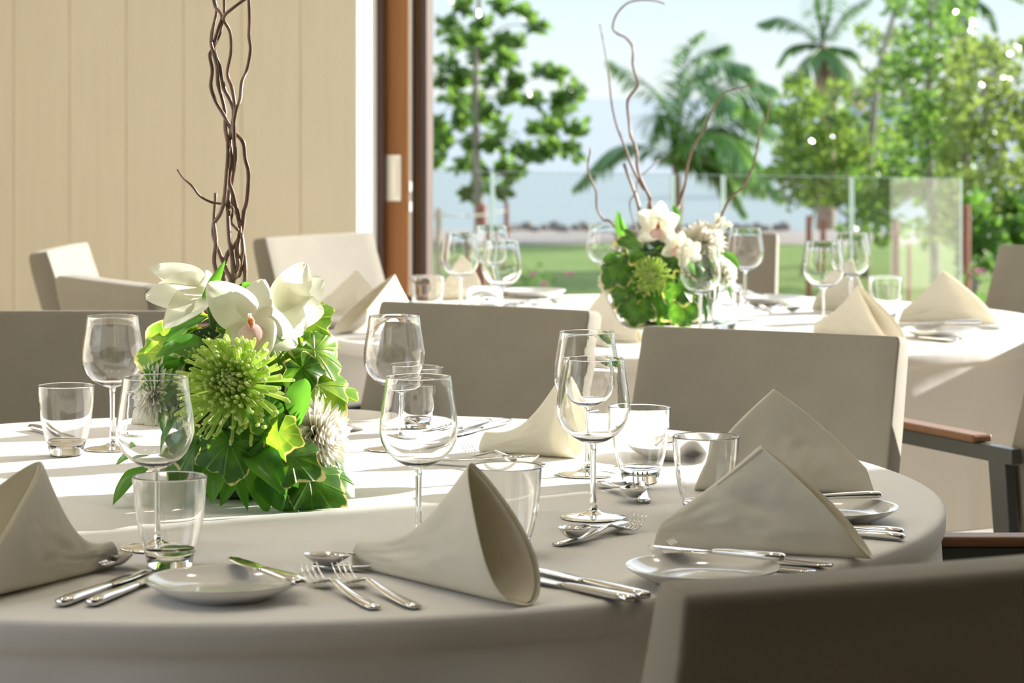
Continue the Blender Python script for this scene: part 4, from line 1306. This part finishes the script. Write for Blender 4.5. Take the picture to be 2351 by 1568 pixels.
# ------------------------------------------------------------------ railing of glass
def rail_point(px):
    A, B = Vector((-.35, 11.8, 0)), Vector((1.76, 10.65, 0))
    d = B - A
    k = (px - CX) / F
    t = (k * A.y - A.x) / (d.x - k * d.y)
    return A + d * t
RT = .964
for pa, pb, lab in [(700, 1129, 'glass railing pane beside the sliding door'), (1132, 1543, 'glass railing pane before the sapling and the sea'),
                    (1546, 1658, 'narrow glass railing pane behind the farther flowers'), (1662, 1953, 'glass railing pane behind the right pair of wine glasses'), (1957, 2207, 'glass railing pane at the free right end')]:
    A, B = rail_point(pa), rail_point(pb)
    d = (B - A).normalized(); n = Vector((-d.y, d.x, 0)) * .006
    t = empty('railing_pane', (A + B) / 2 + Vector((0, 0, TER)), 0, lab, 'glass railing', 'glass railing panes')
    o_ = -(A + B) / 2 - Vector((0, 0, TER))
    mb = MB()
    e_ = d * .0045
    mb.hexa([A + e_ - n + o_ + Vector((0, 0, .0)), B - e_ - n + o_, B - e_ + n + o_, A + e_ + n + o_,
             A + e_ - n + o_ + Vector((0, 0, RT)), B - e_ - n + o_ + Vector((0, 0, RT)), B - e_ + n + o_ + Vector((0, 0, RT)), A + e_ + n + o_ + Vector((0, 0, RT))])
    zt = Vector((0, 0, RT)); z0 = Vector((0, 0, 0))
    mb.v = [v + Vector((0, 0, TER)) if v.z < 0 else v + Vector((0, 0, 0)) for v in mb.v]
    for v in mb.v:
        if v.z < .2: v.z = 0.0
        else: v.z = RT - TER
    mb.build('glass_sheet', M['pane'], t, smooth=False)
    ed = MB()
    for q0, q1 in ((A, A + e_), (B - e_, B)):
        ed.hexa([q0 - n + o_, q1 - n + o_, q1 + n + o_, q0 + n + o_, q0 - n + o_, q1 - n + o_, q1 + n + o_, q0 + n + o_])
        for i in range(8): ed.v[-8 + i].z = 0 if i < 4 else RT - TER
    ed.hexa([A - n + o_, B - n + o_, B + n + o_, A + n + o_, A - n + o_, B - n + o_, B + n + o_, A + n + o_])
    for i in range(8): ed.v[-8 + i].z = RT - TER if i < 4 else RT - TER + .0025
    ed.build('polished_edge', M['paneedge'], t, smooth=False)

# ------------------------------------------------------------------ garden: posts, trees, palms
def post(px, ytop, Y, wd, mat, label, zt=None):
    z1 = V(px, ytop, Y).z
    X = (px - CX) / F * Y
    mb = MB(); mb.lathe([(0, 0), (wd / 2, 0), (wd / 2 * .95, z1 - GZ - .02), (wd / 2 * .8, z1 - GZ), (0, z1 - GZ)], 14)
    o = mb.build('rope_post', mat, smooth=True)
    o.location = (X, Y, GZ)
    sharp_smooth(o, 50)
    return tag(o, label, 'post', 'posts of the garden rope fence')
for a in [(1007, 478, 23.0, .055, M['tanpost'], 'pale weathered garden post by the door edge'),
          (1105, 468, 24.0, .10, M['redpost'], 'thick reddish garden post at the foot of the sapling'),
          (1163, 468, 24.0, .045, M['redpost'], 'thin reddish garden post right of the sapling'),
          (1857, 495, 22.0, .05, M['redpost'], 'reddish garden post above the front right wine glass'),
          (1890, 505, 22.6, .05, M['redpost'], 'second reddish garden post right of the grey backrest'),
          (2056, 510, 21.5, .06, M['redpost'], 'thick reddish garden post between the napkins, seen through glass'),
          (2087, 560, 21.0, .03, M['redpost'], 'thin reddish garden stake seen through the last glass pane'),
          (2219, 470, 21.0, .06, M['redpost'], 'reddish garden post just beyond the free end of the glass railing'),
          (2292, 500, 27.0, .07, M['redpost'], 'reddish garden post under the trees above the right armchair')]:
    post(*a)
mb = MB()
pa, pb, pc = V(940, 490, 23), V(1007, 492, 23), V(1163, 483, 24)
for p, q in ((pa, pb), (pb, pc)):
    mb.tube([p.lerp(q, i / 10) - Vector((0, 0, .03 * sin(pi * i / 10))) for i in range(11)], .009, 6)
tag(mb.build('fence_rope', M['rope']), 'thin rope strung between the garden posts on the left', 'rope')

def leaf_cloud(mb, c, rad, n, L, r_, flat=.6, out_c=None):
    c = Vector(c)
    for _ in range(n):
        while True:
            q = Vector((r_.uniform(-1, 1), r_.uniform(-1, 1), r_.uniform(-1, 1)))
            if q.length < 1: break
        p = c + Vector((q.x * rad[0], q.y * rad[1], q.z * rad[2]))
        d = Vector((r_.uniform(-1, 1), r_.uniform(-1, 1), r_.uniform(-.5, .9))).normalized()
        n_ = Vector((r_.uniform(-1, 1), r_.uniform(-1, 1), r_.uniform(-.2, 1))).normalized()
        s = d.cross(n_)
        if s.length < .1: continue
        s.normalize(); n_ = s.cross(d)
        l = L * r_.uniform(.7, 1.2); wd = l * flat * .5
        k = n_ * l * .10
        mb.add([p, p + d * l * .3 + s * wd * .85 + k, p + d * l * .72 + s * wd * .8 + k, p + d * l, p + d * l * .72 - s * wd * .8 + k, p + d * l * .3 - s * wd * .85 + k, p + d * l * .5],
               [(0, 6, 1), (1, 6, 2), (2, 6, 3), (3, 6, 4), (4, 6, 5), (5, 6, 0)])
def tree(name, label, cat, group, base, trunk, branches, clusters, leafmat, L, n, rad, seed, tr=(.05, .02), flat=.75, barkmat='bark'):
    """trunk and branches: point lists; clusters: points; all in world coordinates"""
    base = Vector(base)
    t = empty(name, base, 0, label, cat, group)
    r_ = random.Random(seed)
    if trunk:
        pts = smooth_path([Vector(p) - base for p in trunk], 4)
        m = len(pts)
        mb = MB(); mb.tube(pts, [tr[0] + (tr[1] - tr[0]) * i / (m - 1) for i in range(m)], 9)
        mb.build('trunk', M[barkmat], t)
    for b in branches:
        pts = smooth_path([Vector(p) - base for p in b], 3)
        m = len(pts)
        mb = MB(); mb.tube(pts, [tr[1] * (.9 - .65 * i / (m - 1)) for i in range(m)], 6)
        mb.build('branch', M[barkmat], t)
    mb = MB()
    for c in clusters:
        leaf_cloud(mb, Vector(c) - base, tuple(x * r_.uniform(.75, 1.25) for x in rad), max(3, int(n * r_.uniform(.7, 1.3))), L, r_, flat)
    mb.build('foliage', M[leafmat], t, smooth=False)
    return t
# sapling by the door
YS = 26.0
sx = lambda x, y, dy=0: V(x, y, YS + dy)
cl_pts = [(1030,60),(1065,20),(1150,15),(1205,30),(1232,62),(1045,100),(1092,92),(1150,100),(1190,100),(1020,150),(1100,130),(1160,140),(1250,165),(1278,172),(1008,190),(1060,180),(1130,180),(1182,190),(1040,232),(1090,240),(1168,228),(1222,232),(1000,290),(1060,272),(1120,262),(1290,228),(1320,218),(1290,262),(1262,290),(1325,300),(1150,300),(1232,300),(1012,330),(1085,332),(1130,330),(1198,352),(1232,362),(1000,372),(1072,380),(1105,398),(1170,392),(1110,55),(1075,-30),(1130,-40),(1180,-20),(1100,-90),(1150,-90),(1080,445),(1150,440),(1275,335),(1305,345),(1255,350),(1180,405)]
r5 = random.Random(5)
tree('sapling_tree', 'young tree with open leafy crown beside the sliding door, the sea behind it', 'tree', None, V(1102, 0, YS).xy.to_3d() + Vector((0, 0, GZ)),
     [Vector((V(1102, 0, YS).x, YS, GZ)), sx(1100, 500), sx(1095, 380), sx(1092, 250), sx(1095, 120), sx(1100, 0), sx(1108, -120)],
     [[sx(1098, 430), sx(1160, 400, .1), sx(1235, 365, .2)], [sx(1094, 300), sx(1180, 330), sx(1280, 300, .2), sx(1322, 220, .2)], [sx(1094, 300), sx(1040, 330), sx(995, 375)],
      [sx(1094, 220), sx(1160, 220), sx(1230, 175, -.1), sx(1280, 170)], [sx(1094, 180), sx(1050, 170), sx(1000, 140)], [sx(1096, 110), sx(1160, 60), sx(1235, 60)], [sx(1096, 110), sx(1040, 60)],
      [sx(1093, 260), sx(1040, 240), sx(990, 290)]],
     [sx(x, y, r5.uniform(-.35, .35)) for x, y in cl_pts], 'seagrape', .11, 42, (.085, .12, .075), 5, (.055, .012))

# right hand trees
def fill(px0, px1, py0, py1, step, Y, dY, seed, keep=.8, shape=None):
    r_ = random.Random(seed); o = []
    y = py0
    while y < py1:
        x = px0 + r_.uniform(0, step)
        while x < px1:
            a, b = x + r_.uniform(-.4, .4) * step, y + r_.uniform(-.4, .4) * step
            if r_.random() < keep and (shape is None or shape(a, b)):
                Yk = Y + r_.uniform(-dY, dY)
                o.append(V(a, b, Yk))
            x += step
        y += step
    return o
def gpt(px, Y):
    return Vector(((px - CX) / F * Y, Y, GZ))
tg = 'trees beyond the glass railing'
cA = fill(1795, 2060, 60, 420, 34, 27, .8, 1, .80, lambda x, y: y > 60 + max(0, (1900 - x)) * 1.2 and not (1850 < x < 1935 and y < 210) and not (1930 < x < 2010 and 90 < y < 190)) + fill(1790, 1990, 330, 480, 30, 27, .8, 2, .85)
tree('leafy_tree', 'loose bright green tree left of the tree mass, in front of the tall palm', 'tree', tg, gpt(1985, 27),
     [gpt(1985, 27), V(1990, 480, 27), V(2000, 330, 27), V(2020, 150, 27), V(2055, 20, 27), V(2060, -120, 27)],
     [[V(1998, 350, 27), V(1920, 280, 26.8), V(1830, 200, 26.7)], [V(2010, 250, 27), V(1950, 200, 27), V(1900, 230, 27)], [V(2000, 400, 27), V(1900, 400, 26.7), V(1810, 420, 26.6)], [gpt(1840, 27.2), V(1870, 480, 27.1), V(1900, 380, 27)]],
     cA, 'brightleaf', .095, 40, (.14, .35, .13), 31, (.05, .02), .62)
cB = fill(2040, 2230, -60, 420, 36, 25, .8, 3, .8, lambda x, y: not (2110 < x < 2200 and y < -10)) + fill(1960, 2230, 410, 560, 32, 25.5, .6, 4, .72)
tree('leafy_tree', 'middle tree of the tree mass with upright crown above the glass railing end', 'tree', tg, gpt(2150, 25),
     [gpt(2150, 25), V(2140, 450, 25), V(2130, 300, 25), V(2135, 150, 25), V(2140, 0, 25), V(2150, -120, 25)],
     [[V(2135, 330, 25), V(2090, 240, 25), V(2050, 150, 25)], [V(2135, 200, 25), V(2180, 120, 25), V(2220, 60, 25)], [V(2135, 420, 25), V(2060, 470, 25), V(1990, 500, 25)]],
     cB, 'seagrape', .095, 40, (.14, .35, .13), 32, (.05, .02), .62)
cC = fill(2170, 2420, 80, 560, 34, 23, .8, 5, .85, lambda x, y: y > 95 + max(0, 2250 - x) * .6)
tree('leafy_tree', 'rightmost yellow green tree with pale forked trunk, behind the right armchair', 'tree', tg, gpt(2238, 23),
     [gpt(2238, 23), V(2236, 560, 23), V(2222, 420, 23), V(2218, 330, 23), V(2245, 240, 23), V(2290, 150, 23)],
     [[V(2222, 400, 23), V(2200, 330, 22.9), V(2210, 220, 22.9)], [V(2225, 430, 22.8), V(2270, 380, 22.6), V(2310, 320, 22.6)], [V(2220, 320, 22.8), V(2290, 240, 22.6), V(2350, 200, 22.6)]],
     cC, 'yellowleaf', .085, 44, (.13, .3, .12), 33, (.05, .022), .6)
cD = fill(2200, 2420, 470, 660, 30, 22, .5, 6, .8, lambda x, y: x > 2300 or y < 620)
tree('shrub', 'dark green shrub beneath the rightmost tree, behind the right armchair', 'shrub', 'shrubs under the trees', gpt(2300, 22), [gpt(2300, 22), V(2302, 640, 22), V(2300, 560, 22)], [], cD, 'darkleaf', .10, 30, (.08, .1, .07), 34, flat=.6)
cE = fill(1790, 2230, 270, 475, 30, 29, .6, 7, .8)
tree('shrub', 'green hedge shrub behind the glass panes under the left trees', 'shrub', 'shrubs under the trees', gpt(1950, 29), [gpt(1950, 29), V(1952, 520, 29), V(1950, 430, 29)], [[V(1951, 500, 29), V(1880, 450, 29), V(1820, 410, 29)], [V(1951, 500, 29), V(2030, 450, 29), V(2090, 410, 29)]], cE, 'seagrape', .11, 34, (.09, .12, .08), 35, flat=.6)
# flowering shrubs in the lawn
def flower_bush(px, Y, h, wd, label, seed, nfl, flowers):
    b = gpt(px, Y)
    t = empty('flowering_bush', b, 0, label, 'flowers', 'flowering bushes in the lawn')
    r_ = random.Random(seed)
    mb = MB(); leaf_cloud(mb, (0, 0, h * .45), (wd, wd, h * .45), 60, .07, r_, .5); mb.build('foliage', M['darkleaf'], t, smooth=False)
    for x, y in flowers:
        p = V(x, y, Y) - b
        f = MB()
        for i in range(7):
            a = i * .9
            leaf_mesh(f, frame(p, Vector((cos(a), sin(a) * .6, .5)), (0, -.4, 1)), .05, .04, .4, .3, 4, 2)
        f.build('blossom', M['magenta'], t)
flower_bush(1225, 24.0, .35, .16, 'low bush with faint pink blossoms behind the left wine glasses', 1, 3, [(1222, 633), (1308, 632), (1250, 655)])
flower_bush(2248, 20.5, .75, .16, 'bush with a magenta blossom left of the right armchair', 2, 2, [(2248, 625), (2240, 636)])

def palm(label, group, crown, base, fronds, seed, tr=.06, dead=()):
    """fronds: lists of points from the crown outwards"""
    base = Vector(base); crown = Vector(crown)
    t = empty('palm_tree', base, 0, label, 'palm', group)
    r_ = random.Random(seed)
    mb = MB(); pts = smooth_path([Vector((0, 0, 0)), (crown - base) * .5 + Vector((.05, 0, 0)), crown - base], 6)
    mb.tube(pts, [tr * (1.15 - .35 * i / (len(pts) - 1)) * (1 + .06 * (i % 2)) for i in range(len(pts))], 12)
    mb.build('trunk', M['palmbark'], t)
    for fi, fr in enumerate(list(fronds) + list(dead)):
        isd = fi >= len(fronds)
        pts = smooth_path([crown - base] + [Vector(p) - base for p in fr], 10)
        m = len(pts)
        Ltot = sum((pts[i + 1] - pts[i]).length for i in range(m - 1))
        mb = MB()
        mb.tube(pts, [.014 * (1 - .85 * i / (m - 1)) for i in range(m)], 6)
        nl = 56
        for i in range(3, nl):
            u = i / nl
            k = min(m - 2, int(u * (m - 1)))
            p = pts[k].lerp(pts[k + 1], u * (m - 1) - k)
            tg_ = (pts[k + 1] - pts[k]).normalized()
            side = tg_.cross(Vector((0, 0, 1)))
            side = side.normalized() if side.length > .05 else Vector((0, 1, 0))
            ll = Ltot * .34 * sin(pi * (.12 + .8 * u)) * r_.uniform(.85, 1.1)
            for s in (-1, 1):
                d = (side * s * .75 + tg_ * .75 + Vector((r_.uniform(-.1, .25), 0, -.25 + r_.uniform(-.15, .15)))).normalized()
                leaf_mesh(mb, frame(p, d, Vector((0, 0, 1))), ll, .05, r_.uniform(.5, 1.1), .2, 5, 1)
        mb.build('dead_frond' if isd else 'frond', M['deadpalm' if isd else 'palm'], t)
    return t
YP = 34.0
pv = lambda x, y, d=0.0: V(x, y, YP + d)
palm('wind-blown palm behind the farther flower arrangement, the sea around its trunk', 'palms', pv(1550, 375), Vector((V(1548, 0, YP).x, YP, GZ)),
     [[pv(1480, 335), pv(1400, 345), pv(1318, 430)], [pv(1530, 250), pv(1470, 180), pv(1400, 138)], [pv(1555, 220, .2), pv(1600, 130, .3), pv(1670, 100, .4)],
      [pv(1600, 240, -.3), pv(1680, 170, -.4), pv(1780, 200, -.5)], [pv(1620, 300, .2), pv(1720, 270, .3), pv(1830, 330, .4)], [pv(1610, 340, -.4), pv(1700, 350, -.6), pv(1790, 450, -.8)],
      [pv(1600, 370, -.3), pv(1660, 400, -.5), pv(1710, 490, -.6)], [pv(1540, 300, -.4), pv(1510, 260, -.7), pv(1490, 330, -.9)], [pv(1580, 200, -.2), pv(1640, 140, -.5), pv(1720, 150, -.8)],
      [pv(1610, 270, .5), pv(1720, 210, .8), pv(1810, 260, 1.0)], [pv(1570, 330, .5), pv(1640, 290, .9), pv(1740, 330, 1.2)], [pv(1565, 190, .4), pv(1590, 110, .6), pv(1620, 70, .8)],
      [pv(1590, 320, -.6), pv(1660, 310, -1.0), pv(1730, 400, -1.3)], [pv(1600, 290, .6), pv(1690, 230, 1.0), pv(1770, 290, 1.4)], [pv(1600, 310, -.2), pv(1690, 320, -.4), pv(1760, 400, -.6)], [pv(1560, 260, .3), pv(1600, 180, .6), pv(1650, 150, 1.0)], [pv(1600, 350, .4), pv(1680, 380, .7), pv(1760, 440, 1.0)], [pv(1570, 240, -.6), pv(1620, 190, -.9), pv(1690, 240, -1.2)]], 3, .055)
YQ = 42.0
qv = lambda x, y, d=0.0: V(x, y, YQ + d)
palm('tall palm with dry hanging fronds, rising behind the leafy trees', 'palms', qv(1888, 105), Vector((V(1895, 0, YQ).x, YQ, GZ - .4)),
     [[qv(1840, 60), qv(1790, 40), qv(1742, 52)], [qv(1850, 100), qv(1810, 110), qv(1785, 150)], [qv(1880, 40), qv(1870, -30), qv(1840, -90)], [qv(1900, 30), qv(1910, -40), qv(1930, -100)],
      [qv(1920, 60), qv(1950, 20), qv(2000, -10)], [qv(1930, 110), qv(1965, 120), qv(2000, 170)], [qv(1895, 40, .4), qv(1890, -20, .8), qv(1880, -80, 1.0)], [qv(1860, 130, -.4), qv(1830, 170, -.7), qv(1825, 220, -.8)], [qv(1920, 130, -.4), qv(1945, 170, -.6), qv(1950, 230, -.8)]], 4, .13,
     [[qv(1905, 150), qv(1915, 200), qv(1918, 245)], [qv(1920, 150, -.2), qv(1950, 200, -.3), qv(1985, 245, -.3)], [qv(1885, 160, -.2), qv(1880, 210, -.2), qv(1885, 260, -.2)]])
palm('palm crown cut by the top edge above the right trees', 'palms', qv(2190, -60, -4), Vector((V(2190, 0, 38).x, 38, GZ - .2)),
     [[qv(2230, -10, -4), qv(2270, 20, -4), qv(2285, 65, -4)], [qv(2240, -60, -4), qv(2300, -50, -4), qv(2350, 0, -4)], [qv(2150, -20, -4), qv(2120, 10, -4), qv(2105, 60, -4)], [qv(2190, -20, -5), qv(2200, 20, -5.4), qv(2200, 60, -5.5)], [qv(2210, -110, -4), qv(2250, -150, -4), qv(2300, -150, -4)], [qv(2160, -110, -4), qv(2120, -140, -4), qv(2080, -120, -4)]], 6, .12)

# far house behind the trees
hb = Vector((V(2040, 0, 70).x, 70, -1.0))
hs = empty('beach_house', hb, 0, 'far house with blue grey roof glimpsed through the right trees', 'house')
mb = MB(); mb.box((-1.1, -1, 0), (1.1, 1.5, 1.55)); mb.build('wall', M['housewall'], hs, smooth=False)
mb = MB(); mb.add([(-1.35, -1.3, 1.5), (1.35, -1.3, 1.5), (1.35, 1.8, 1.5), (-1.35, 1.8, 1.5), (-.9, .25, 2.35), (.9, .25, 2.35)], [(0, 1, 5, 4), (1, 2, 5), (2, 3, 4, 5), (3, 0, 4), (0, 3, 2, 1)]); mb.build('roof', M['roof'], hs, smooth=False)

# shore stones
r_ = random.Random(12)
for i in range(30):
    px = 1165 + i * 22 + r_.uniform(-3, 3)
    Y = 36.3 + (i % 3) * .42 + r_.uniform(-.08, .08)
    rr = r_.uniform(.055, .095)
    mb = MB()
    sd_ = r_.uniform(0, 50)
    def fn(u, v):
        th, ph = pi * u, 2 * pi * v
        d = Vector((sin(th) * cos(ph) * 1.35, sin(th) * sin(ph), cos(th) * .8))
        return d * rr * (1 + .35 * noise.noise(d * 1.6 + Vector((sd_, 0, 0))))
    mb.grid(fn, 7, 10, wrap_v=True)
    o = mb.build('shore_rock', M['rock'])
    o.location = ((px - CX) / F * Y, Y, GZ + .03)
    tag(o, 'one of the low grey rocks lining the shore between lawn and sea', 'rock', 'rocks along the shore')
